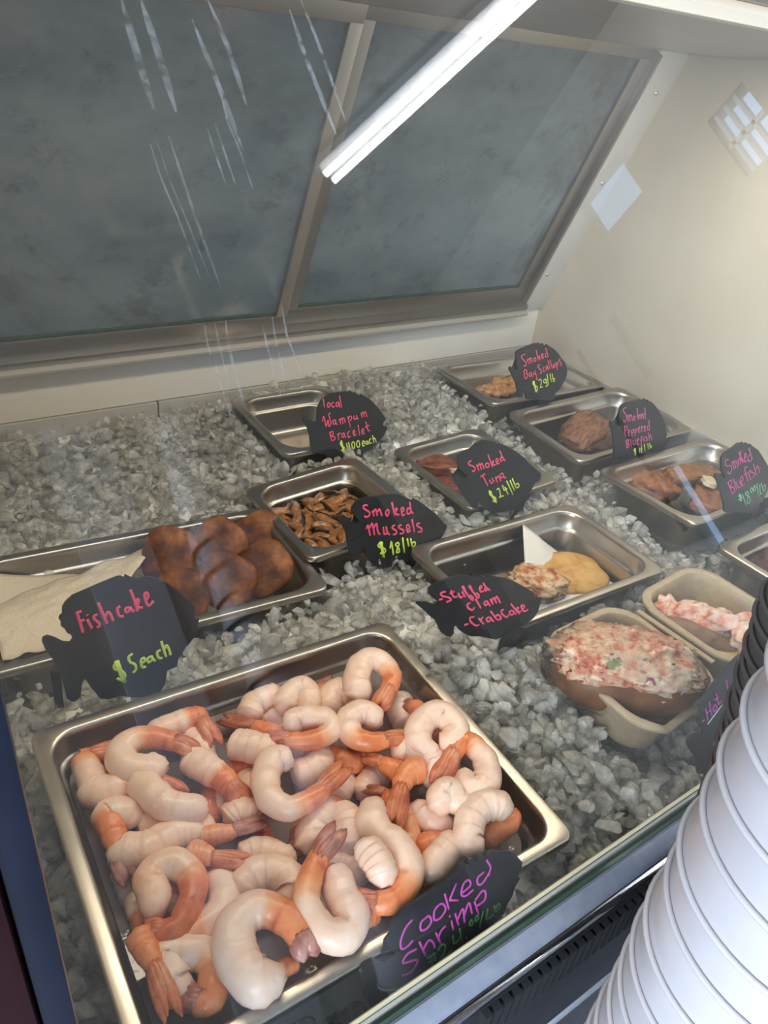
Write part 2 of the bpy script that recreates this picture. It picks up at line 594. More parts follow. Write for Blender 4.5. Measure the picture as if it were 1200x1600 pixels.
def on_glass(x, s, d=0.0):
    return Vector((x, 0, 0)) + G0 + GV * s + GN * d


bm = bmesh.new()
add_hex(bm, [on_glass(XL + 0.003, 0, -0.006), on_glass(XR + 0.03, 0, -0.006), on_glass(XR + 0.03, 0, 0), on_glass(XL + 0.003, 0, 0),
             on_glass(XL + 0.003, GLEN, -0.006), on_glass(XR + 0.03, GLEN, -0.006), on_glass(XR + 0.03, GLEN, 0), on_glass(XL + 0.003, GLEN, 0)])
o = bm_obj('front_glass', bm, M['front_glass'], smooth=False)
glass = part(o)

# thin pale translucent streaks on the inside of the glass
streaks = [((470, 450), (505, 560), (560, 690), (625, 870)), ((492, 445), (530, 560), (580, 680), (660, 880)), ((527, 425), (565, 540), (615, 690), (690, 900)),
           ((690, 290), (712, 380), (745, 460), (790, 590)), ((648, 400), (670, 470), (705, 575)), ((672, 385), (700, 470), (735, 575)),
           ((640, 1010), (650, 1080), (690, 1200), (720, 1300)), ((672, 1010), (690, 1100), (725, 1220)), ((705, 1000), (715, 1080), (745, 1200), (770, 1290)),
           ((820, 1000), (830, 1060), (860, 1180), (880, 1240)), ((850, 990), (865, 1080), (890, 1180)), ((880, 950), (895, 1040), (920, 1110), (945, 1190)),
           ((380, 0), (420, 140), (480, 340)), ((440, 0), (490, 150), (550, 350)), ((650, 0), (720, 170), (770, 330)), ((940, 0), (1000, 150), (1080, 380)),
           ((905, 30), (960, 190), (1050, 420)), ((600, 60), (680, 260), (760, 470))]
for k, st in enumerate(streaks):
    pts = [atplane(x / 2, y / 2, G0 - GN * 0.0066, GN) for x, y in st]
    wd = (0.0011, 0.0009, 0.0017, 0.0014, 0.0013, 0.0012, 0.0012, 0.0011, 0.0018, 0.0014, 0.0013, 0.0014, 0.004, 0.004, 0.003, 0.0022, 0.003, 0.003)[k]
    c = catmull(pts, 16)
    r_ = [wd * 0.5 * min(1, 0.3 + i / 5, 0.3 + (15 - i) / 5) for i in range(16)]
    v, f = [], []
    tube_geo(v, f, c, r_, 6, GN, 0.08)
    st = mesh('pale_glass_streak', v, f, M['streak'])
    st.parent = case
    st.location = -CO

# front channel, aluminium rail, chrome nosing, front face
part(extrude_profile_x('glass_channel', [(-0.1588, -0.0045), (-0.1588, -0.03), (-0.1692, -0.03), (-0.1692, -0.0065), (-0.1668, -0.0055), (-0.1656, -0.010), (-0.1622, -0.010), (-0.1606, -0.0040)], XL + 0.003, XR + 0.03, M['glass_edge']))
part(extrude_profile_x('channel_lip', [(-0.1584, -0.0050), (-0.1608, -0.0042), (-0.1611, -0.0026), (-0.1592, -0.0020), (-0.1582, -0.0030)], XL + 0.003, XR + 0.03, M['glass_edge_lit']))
part(extrude_profile_x('front_rail', [(-0.1695, -0.03), (-0.1695, -0.0065), (-0.1715, -0.0055), (-0.1795, -0.0095), (-0.1822, -0.0135), (-0.1822, -0.03)], XL + 0.003, XR + 0.03, M['rail']))
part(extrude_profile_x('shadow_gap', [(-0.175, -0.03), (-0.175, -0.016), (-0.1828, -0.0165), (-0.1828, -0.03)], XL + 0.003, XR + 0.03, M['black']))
part(extrude_profile_x('chrome_nosing', [(-0.170, -0.034), (-0.170, -0.019), (-0.1835, -0.0180), (-0.1862, -0.0195), (-0.1868, -0.0235), (-0.185, -0.034)], XL + 0.003, XR + 0.03, M['chrome']))
part(box('front_face', XL, XR + 0.03, -0.181, -0.163, -0.93, -0.031, M['dark_counter']))
part(box('tub_wall', XL, XR, -0.163, -0.1588, -0.16, -0.0055, M['ledge_steel']))
# end panel at the left: navy edge trim and burgundy face
part(box('end_panel', -0.08, 0.0680, -0.207, 0.74, -0.93, 0.57, M['burgundy'], bev=0.003))
part(box('end_trim', 0.0682, 0.0760, -0.205, -0.100, -0.93, 0.535, M['navy'], bev=0.002))
# black corrugated kick grille along the front face
v, f = [], []
bm = bmesh.new()
for i in range(95):
    x = 0.30 + i * 0.0088
    add_box(bm, x, x + 0.0056, -0.1905, -0.1815, -0.078, -0.040)
add_box(bm, 0.29, 1.15, -0.1850, -0.1805, -0.080, -0.036)
part(bm_obj('front_grille', bm, M['black'], sharp=35))

# ================================================================== steel pans
def rrect(w_, h_, r, z, n=7):
    """rounded rectangle loop centred on the origin, counter-clockwise"""
    out = []
    for cx, cy, a0 in ((w_ / 2 - r, h_ / 2 - r, 0), (-w_ / 2 + r, h_ / 2 - r, 90), (-w_ / 2 + r, -h_ / 2 + r, 180), (w_ / 2 - r, -h_ / 2 + r, 270)):
        for i in range(n + 1):
            a = R(a0 + 90 * i / n)
            out.append(Vector((cx + r * math.cos(a), cy + r * math.sin(a), z)))
    return out


def loft(loops, cap_last=True):
    vs, fs = [], []
    n = len(loops[0])
    for L in loops: vs += L
    for i in range(len(loops) - 1):
        for k in range(n):
            a, b = i * n + k, i * n + (k + 1) % n
            fs.append((a, b, b + n, a + n))
    if cap_last: fs.append(tuple((len(loops) - 1) * n + k for k in range(n)))
    return vs, fs


def pan_mesh(name, w_, h_, depth, ro=0.013, ri=0.026):
    def L(ins, z, r): return rrect(w_ - 2 * ins, h_ - 2 * ins, max(0.004, r), z)
    inner = [L(0.0022, -0.0016, ro), L(0.0018, -0.0070, ro), L(0.0006, -0.0078, ro), L(0.0, -0.0070, ro), L(0.0, -0.0016, ro), L(0.0006, -0.0005, ro), L(0.0018, 0.0, ro),
             L(0.0085, 0.0, ri + 0.004), L(0.0100, -0.0004, ri + 0.003), L(0.0112, -0.0018, ri + 0.002), L(0.0122, -0.006, ri), L(0.0135, -0.0205, ri - 0.001),
             L(0.0150, -0.0222, ri - 0.002), L(0.0168, -0.0232, ri - 0.003), L(0.0175, -0.0250, ri - 0.004), L(0.0212, -depth + 0.012, ri - 0.006),
             L(0.0235, -depth + 0.005, ri - 0.007), L(0.0285, -depth + 0.0012, ri - 0.008), L(0.036, -depth, ri - 0.009)]
    outer = [L(0.0022, -0.0016, ro), L(0.0095, -0.0014, ri + 0.004), L(0.0110, -0.0030, ri + 0.002), L(0.0124, -0.0206, ri - 0.001), L(0.0158, -0.0242, ri - 0.003), L(0.0203, -depth + 0.011, ri - 0.006),
             L(0.0225, -depth + 0.004, ri - 0.007), L(0.028, -depth - 0.0008, ri - 0.008), L(0.036, -depth - 0.001, ri - 0.009)]
    v1, f1 = loft(inner)
    v2, f2 = loft(outer)
    b = len(v1)
    fs = f1 + [tuple(i + b for i in f)[::-1] for f in f2]
    me = bpy.data.meshes.new(name)
    me.from_pydata([tuple(v) for v in v1 + v2], [], fs)
    me.update()
    me.shade_smooth()
    me.set_sharp_from_angle(angle=R(50))
    me.materials.append(M['steel'])
    return me


PM = {'half': pan_mesh('half_pan', 0.325, 0.265, 0.065, 0.010, 0.018), 'third': pan_mesh('third_pan', 0.325, 0.176, 0.065),
      'sixth': pan_mesh('sixth_pan', 0.162, 0.176, 0.062), 'quarter': pan_mesh('quarter_pan', 0.265, 0.162, 0.062)}
PD = {'half': (0.325, 0.265), 'third': (0.325, 0.176), 'sixth': (0.162, 0.176), 'quarter': (0.265, 0.162)}
PANS = {}
# key: size, centre x, y, rim z, yaw, tilt about y (dz/dx), tilt about x (dz/dy), label
for key, size, x, y, z, yaw, tx, ty, lab in (
        ('shrimp', 'half', 0.2663, -0.0035, 0.0006, -1.1, 0.9, -2.0, 'large steel pan heaped with cooked shrimp at the front of the case'),
        ('cake', 'third', 0.257, 0.2972, -0.0087, -3.2, -1.3, -1.3, 'long steel pan holding browned fish cakes and paper towels'),
        ('mussels', 'sixth', 0.4952, 0.3296, -0.0005, -1.2, -3.0, 5.0, 'small steel pan filled with smoked mussels'),
        ('wampum', 'sixth', 0.5762, 0.5438, 0.0026, 0.2, 1.7, -0.2, 'empty small steel pan at the back behind the bracelet sign'),
        ('tuna', 'sixth', 0.7391, 0.3538, -0.0141, 1.3, 0.0, 1.4, 'small steel pan with a red-brown block of smoked tuna'),
        ('scallop', 'quarter', 0.9949, 0.5364, 0.0108, -0.9, 0.0, -1.1, 'steel pan of smoked bay scallops in the far back corner'),
        ('pepper', 'quarter', 1.0112, 0.3627, 0.0019, -0.3, 2.5, 1.1, 'steel pan of peppered bluefish along the right wall'),
        ('bluefish', 'quarter', 1.0060, 0.170, 0.0045, 1.2, -1.9, -0.5, 'steel pan of smoked bluefish pieces and a pale chip along the right wall'),
        ('stuffed', 'quarter', 0.6613, 0.1417, -0.0123, -0.9, 0.1, -1.2, 'steel pan with paper liner, stuffed clam and crab cake'),
        ('salmon', 'quarter', 1.0060, -0.0260, 0.0000, 0.8, 0.0, 0.0, 'steel pan of dark granular spread cut off at the right of the photo')):
    o = link('steel_food_pan', PM[size])
    dx, dy = math.tan(R(ty)), math.tan(R(tx))
    o.matrix_world = Matrix.Translation((x, y, z)) @ Matrix.Rotation(R(yaw), 4, 'Z') @ Matrix.Rotation(-math.atan(dx), 4, 'Y') @ Matrix.Rotation(math.atan(dy), 4, 'X')
    tag(o, lab, 'food pan', 'steel food pans set in the ice')
    PANS[key] = (o, PD[size][0], PD[size][1])


def in_pan(key, u, v_, z):
    """point in a pan: u, v -1..1 across the rim, z below the rim"""
    o, w_, h_ = PANS[key]
    return o.matrix_world @ Vector((u * w_ / 2, v_ * h_ / 2, z))


# ================================================================== crushed ice
def ice_h(x, y):
    t = [(-0.16, -0.058), (-0.05, -0.045), (0.06, -0.036), (0.2, -0.030), (0.32, -0.026), (0.45, -0.018), (0.55, -0.014), (0.68, -0.008)]
    for (a, ha), (b, hb) in zip(t, t[1:]):
        if y <= b: break
    h = ha + (hb - ha) * max(0, min(1, (y - a) / (b - a)))
    if x > 0.86: h -= 0.012
    if 0.44 < x < 0.54 and y < 0.16: h += 0.014
    if x < 0.10: h -= 0.02
    if y < -0.118 and x < 0.48: h -= 0.022
    if 0.56 < x < 0.9 and 0.45 < y: h += 0.010
    if x < 0.45 and y > 0.40: h -= 0.006
    h += 0.009 * noise.noise(Vector((x * 13, y * 13, 0.3))) + 0.004 * noise.noise(Vector((x * 31, y * 31, 5.3)))
    return h


foot = []
for k, (o, w_, h_) in PANS.items(): foot.append((o.matrix_world.translation.x, o.matrix_world.translation.y, w_ / 2, h_ / 2, o.matrix_world.translation.z))
TRAY = (0.612, -0.036, 0.072, 0.072), (0.757, -0.030, 0.072, 0.068)


def pan_gap(x, y):
    """distance outside the nearest pan rim (negative inside)"""
    return min(max(abs(x - cx) - a, abs(y - cy) - b) for cx, cy, a, b, _ in foot)


def tray_gap(x, y):
    return min(max(abs(x - cx) - a, abs(y - cy) - b) for cx, cy, a, b in TRAY)


chunk_t = []
for i in range(30):
    bm = bmesh.new()
    n = random.choice((9, 11, 14, 18))
    sx, sy, sz = random.uniform(.8, 1.35), random.uniform(.6, 1.0), random.uniform(.45, .8)
    for k in range(n):
        d = Vector((random.gauss(0, 1), random.gauss(0, 1), random.gauss(0, 1))).normalized() * random.uniform(.8, 1.0)
        bm.verts.new((d.x * sx, d.y * sy, d.z * sz))
    bmesh.ops.convex_hull(bm, input=bm.verts[:])
    loose = [vv for vv in bm.verts if not vv.link_faces]
    bmesh.ops.delete(bm, geom=loose, context='VERTS')
    bmesh.ops.bevel(bm, geom=bm.edges[:], offset=0.16, segments=2, affect='EDGES', clamp_overlap=True)
    bm.verts.index_update()
    chunk_t.append(([vv.co.copy() for vv in bm.verts], [tuple(vv.index for vv in ff.verts) for ff in bm.faces]))
    bm.free()

iv, jf, im = [], [], []
rng = random.Random(11)


def add_chunk(x, y, z, s):
    tv, tf = rng.choice(chunk_t)
    m = Matrix.Translation((x, y, z)) @ Matrix.Rotation(rng.uniform(0, 6.28), 4, 'Z') @ Matrix.Rotation(rng.gauss(0, .6), 4, 'X') @ Matrix.Rotation(rng.gauss(0, .6), 4, 'Y') @ Matrix.Scale(s, 4)
    b = len(iv)
    iv.extend(m @ c for c in tv)
    for ff in tf:
        jf.append(tuple(i + b for i in ff))
        im.append(0)


for layer, (step, smin, smax, dz) in enumerate(((0.0150, .009, .015, -0.011), (0.0140, .006, .0130, -0.001), (0.0155, .0035, .0105, 0.006))):
    y = -0.150
    while y < 0.664:
        x = XL + 0.006
        while x < XR - 0.012:
            px, py = x + rng.uniform(-.5, .5) * step, y + rng.uniform(-.5, .5) * step
            s = rng.uniform(smin, smax) * (1.45 if rng.random() < 0.10 else 1.0)
            if py < 0.1: s *= 1.25
            g = pan_gap(px, py)
            ok = g > s * 0.55 if layer else g > -0.006
            z = ice_h(px, py) + dz + rng.uniform(-.004, .004)
            if g < s * 1.1: z = min(z, min(ff[4] for ff in foot) - 0.012 - s * 0.5) if g < 0 else min(z, -0.012)
            tg = tray_gap(px, py)
            if tg < 0: z = min(z, -0.066)
            elif tg < s: z = min(z, -0.030)
            # keep clear of the leaning glass and the channel
            if py - s * 1.2 < -0.150: py = -0.150 + s * 1.2
            px = min(max(px, XL + s * 1.3), XR - 0.010 - s * 1.3)
            if ok and py < 0.664 - s: add_chunk(px, py, z, s)
            x += step
        y += step
# the packed ice underneath, a continuous lumpy surface
nx, ny = 110, 84
b = len(iv)
for j in range(ny):
    for i in range(nx):
        x, y = XL + 0.004 + (XR - 0.014 - XL) * i / (nx - 1), -0.1525 + (0.665 + 0.1525) * j / (ny - 1)
        z = ice_h(x, y) - 0.0125 + 0.004 * noise.noise(Vector((x * 70, y * 70, 2.2)))
        if pan_gap(x, y) < 0.006: z = -0.085
        if tray_gap(x, y) < 0.004: z = min(z, -0.078)
        iv.append(Vector((x, y, z)))
for j in range(ny - 1):
    for i in range(nx - 1):
        a = b + j * nx + i
        jf.append((a, a + 1, a + nx + 1, a + nx))
        im.append(1)
ice = mesh('crushed_ice', iv, jf, [M['ice'], M['ice_bed']], smooth=True, sharp=48, midx=im)
tag(ice, 'bed of crushed translucent ice filling the case round the pans', 'ice', kind='stuff')
print('ICE', len(iv), len(jf))

# ================================================================== cooked shrimp
def shrimp_mat():
    m, nt, b, _ = nodes('cooked_shrimp')
    at = nt.nodes.new('ShaderNodeAttribute')
    at.attribute_name = 'tone'
    n = noise_node(nt, 75, 6, 0.65)
    ad = nt.nodes.new('ShaderNodeMath')
    ad.operation = 'MULTIPLY_ADD'
    nt.links.new(n.outputs[0], ad.inputs[0])
    ad.inputs[1].default_value = 0.62
    sub = nt.nodes.new('ShaderNodeMath')
    sub.operation = 'SUBTRACT'
    nt.links.new(at.outputs['Fac'], sub.inputs[0])
    sub.inputs[1].default_value = 0.28
    nt.links.new(sub.outputs[0], ad.inputs[2])
    r = ramp(nt, ad.outputs[0], [(0.0, (0.92, 0.70, 0.57)), (0.22, (0.90, 0.61, 0.45)), (0.45, (0.86, 0.42, 0.22)), (0.72, (0.80, 0.25, 0.085)), (1.0, (0.48, 0.075, 0.03))])
    nt.links.new(r.outputs[0], b.inputs['Base Color'])
    setp(b, rough=0.30, spec=0.5, sss=0.20)
    b.inputs['Subsurface Radius'].default_value = (1.0, 0.45, 0.3)
    b.inputs['Subsurface Scale'].default_value = 0.004
    n2 = noise_node(nt, 260, 4)
    bump(nt, b, n2.outputs[0], 0.25, 0.0015)
    return m


M['shrimp'] = shrimp_mat()
M['tail'] = noisy('shrimp_tail_shell', [(0.3, (0.42, 0.075, 0.03)), (0.55, (0.70, 0.20, 0.08)), (0.75, (0.78, 0.36, 0.20))], 90, 0.3, 0.4, 0.002, stretch=(1, 1, 1), sss=0.1)
M['tail_dark'] = noisy('shrimp_tail_dark', [(0.3, (0.20, 0.05, 0.03)), (0.55, (0.45, 0.13, 0.06)), (0.75, (0.66, 0.28, 0.15))], 90, 0.3, 0.4, 0.002)
M['tail_mauve'] = noisy('shrimp_tail_mauve', [(0.3, (0.28, 0.10, 0.08)), (0.55, (0.46, 0.19, 0.15)), (0.75, (0.62, 0.33, 0.26))], 90, 0.3, 0.4, 0.002)

ZONE = {'A': (40, 1080), 'B': (300, 1010), 'C': (550, 1010), 'D': (80, 1300), 'E': (330, 1260), 'F': (560, 1230)}
LAY = (-0.024, -0.014, -0.005, 0.004, 0.011)


def shrimp(zone, path, rad, lay, o0, t0, label, tail='tail', base=0.0, dome=0.0):
    """path: zoomed outline centre line from the cut end to the tail tip; o0: where the orange starts; t0: where the tail fan starts (>=1: no fan in view)"""
    zx, zy = ZONE[zone]
    z = LAY[lay]
    raw = [atz(zx + x / 4, zy + y / 4, z) for x, y in path]
    rr = rad / 4 / FPX * (raw[len(raw) // 2] - CAM).length * 1.24
    # keep clear of the leaning pan walls and the bottom
    N = 44
    c = catmull(raw, N)
    cx, cy = 0.2663, -0.0035
    for p in c:
        ex = 0.0 if lay < 2 else (0.006 if lay == 2 else 0.020)
        lim_x, lim_y = 0.1375 - rr * 0.75 + ex * .35, 0.1075 - rr * 0.75
        p.x = cx + max(-lim_x, min(lim_x, p.x - cx))
        p.y = cy + max(-lim_y - ex, min(lim_y + ex * .3, p.y - cy))
    rs = random.Random(int(path[0][0] * 7 + path[0][1] * 3 + lay))
    nb = N if t0 >= 1 else int(N * t0) + 1
    bodyc = c[:nb]
    L = sum((b - a).length for a, b in zip(c, c[1:]))
    # hump: middle of the body rides a little higher than its ends
    for i, p in enumerate(c):
        u = i / (N - 1)
        p.z += 0.003 * math.sin(math.pi * u) + dome * u
    org = c[0].copy()
    verts, faces, tone = [], [], []
    K = 16
    up = Vector((0, 0, 1))
    segs = 5.5
    ph = rs.uniform(0, 1)
    n = len(bodyc)
    # turning direction: the outer side of the curl is the back of the shrimp
    turn = sum(((c[i + 1] - c[i]).cross(c[i + 2] - c[i + 1])).z for i in range(N - 2))
    sg = -1 if turn > 0 else 1
    rings = []
    for i, p in enumerate(bodyc):
        u = i / (n - 1)
        t = (bodyc[min(i + 1, n - 1)] - bodyc[max(i - 1, 0)]).normalized()
        s = t.cross(up).normalized()
        w_ = s.cross(t).normalized()
        prof = (0.62 + 0.38 * min(1, u / 0.10) ** 0.6) * (1.0 if t0 >= 1 else 1 - 0.40 * max(0, (u - 0.30) / 0.70) ** 1.4)
        if t0 >= 1: prof *= 1 - 0.34 * max(0, (u - 0.72) / 0.28) ** 2
        sp = (u * segs + ph) % 1.0
        seg = 1 + 0.055 * (1 - sp) - 0.05 * max(0, 1 - sp / 0.12)
        r = rr * prof * seg
        for k in range(K):
            a = 2 * math.pi * k / K
            ca, sa = math.cos(a), math.sin(a)
            back = ca * sg
            q = r * (1 + 0.07 * max(0, back) - 0.10 * max(0, -back) * (1 if u < .8 else 0))
            nz = 0.10 * noise.noise(Vector((p.x * 130 + ca * 1.3, p.y * 130 + sa * 1.3, rs.random() * 0.02 + path[0][0])))
            if u < 0.09: nz *= 3.0
            q *= 1 + nz
            verts.append(p + s * (q * ca) + w_ * (q * sa * 0.92) - org)
            g = max(0.0, min(1.0, (u - o0) / 0.16)) if o0 < 1 else 0.0
            tn = base + 0.10 + 0.60 * g
            tn += 0.26 * max(0, 1 - sp / 0.16) * (0.4 + 0.6 * max(0, back)) * (1 if u > .06 else 0)
            tone.append(min(0.95, tn))
    for i in range(n - 1):
        for k in range(K):
            a, b_ = i * K + k, i * K + (k + 1) % K
            faces.append((a, b_, b_ + K, a + K))
    # blunt ragged ends
    for e, di in ((0, -1), (n - 1, 1)):
        t = (bodyc[min(e + 1, n - 1)] - bodyc[max(e - 1, 0)]).normalized() * di
        ring = [verts[e * K + k] for k in range(K)]
        ctr = sum(ring, Vector()) / K
        r2 = (ring[0] - ctr).length
        b2 = len(verts)
        for k in range(K):
            verts.append(ctr + (ring[k] - ctr) * 0.62 + t * r2 * (0.34 + 0.14 * rs.uniform(-1, 1)))
            tone.append(tone[e * K + k])
        verts.append(ctr + t * r2 * 0.45)
        tone.append(tone[e * K])
        for k in range(K):
            a, b_ = e * K + k, e * K + (k + 1) % K
            q = (a, b2 + k, b2 + (k + 1) % K, b_)
            faces.append(q if di < 0 else q[::-1])
            q = (b2 + k, len(verts) - 1, b2 + (k + 1) % K)
            faces.append(q if di < 0 else q[::-1])
    o = mesh('cooked_shrimp', verts, faces, M['shrimp'])
    o.location = org
    at = o.data.attributes.new('tone', 'FLOAT', 'POINT')
    at.data.foreach_set('value', tone)
    tag(o, label, 'shrimp', 'cooked shrimp heaped in the large pan')
    if t0 < 1:
        # tail: tapered shell joint and a fan of pointed flaps
        tc = c[nb - 2:]
        tl = max(0.012, sum((b - a).length for a, b in zip(tc, tc[1:])))
        t = (tc[-1] - tc[0]).normalized()
        s = t.cross(up).normalized()
        w_ = s.cross(t).normalized()
        vv, ff = [], []
        for side, ang, ln, wd, hh in ((-1, 0.06, 1.0, 0.40, 0.0), (1, 0.09, 0.96, 0.40, 0.0), (-1, 0.02, 0.92, 0.36, 0.22), (1, 0.02, 0.88, 0.36, 0.22), (0, 0.0, 0.66, 0.42, 0.36)):
            dirv = (t * math.cos(ang) + s * (side * math.sin(ang))).normalized()
            sv = dirv.cross(up).normalized()
            m_ = 9
            st0 = tc[0] + s * (side * rr * 0.24) + w_ * (rr * hh * 0.5)
            b2 = len(vv)
            for i in range(m_):
                u = i / (m_ - 1)
                wq = rr * wd * (0.62 + 0.55 * math.sin(math.pi * min(1, u * 0.95 + 0.10)) ** 0.8) * (1 if u < .8 else 1 - ((u - .8) / .2) ** 2 * 0.72)
                ctr = st0 + dirv * (tl * ln * u) + w_ * (rr * 0.10 * math.sin(u * 3.1))
                th = rr * (0.34 * (1 - u) + 0.10)
                for k in range(8):
                    a = 2 * math.pi * k / 8
                    rid = 1 + 0.18 * math.cos(4 * a)
                    vv.append(ctr + sv * (wq * math.cos(a)) + w_ * (th * math.sin(a) * rid) - org)
            for i in range(m_ - 1):
                for k in range(8):
                    a, b_ = b2 + i * 8 + k, b2 + i * 8 + (k + 1) % 8
                    ff.append((a, b_, b_ + 8, a + 8))
            ff.append(tuple(b2 + k for k in range(8))[::-1])
            ff.append(tuple(b2 + (m_ - 1) * 8 + k for k in range(8)))
        mesh('tail_fan', vv, ff, M[tail], o)
    return o


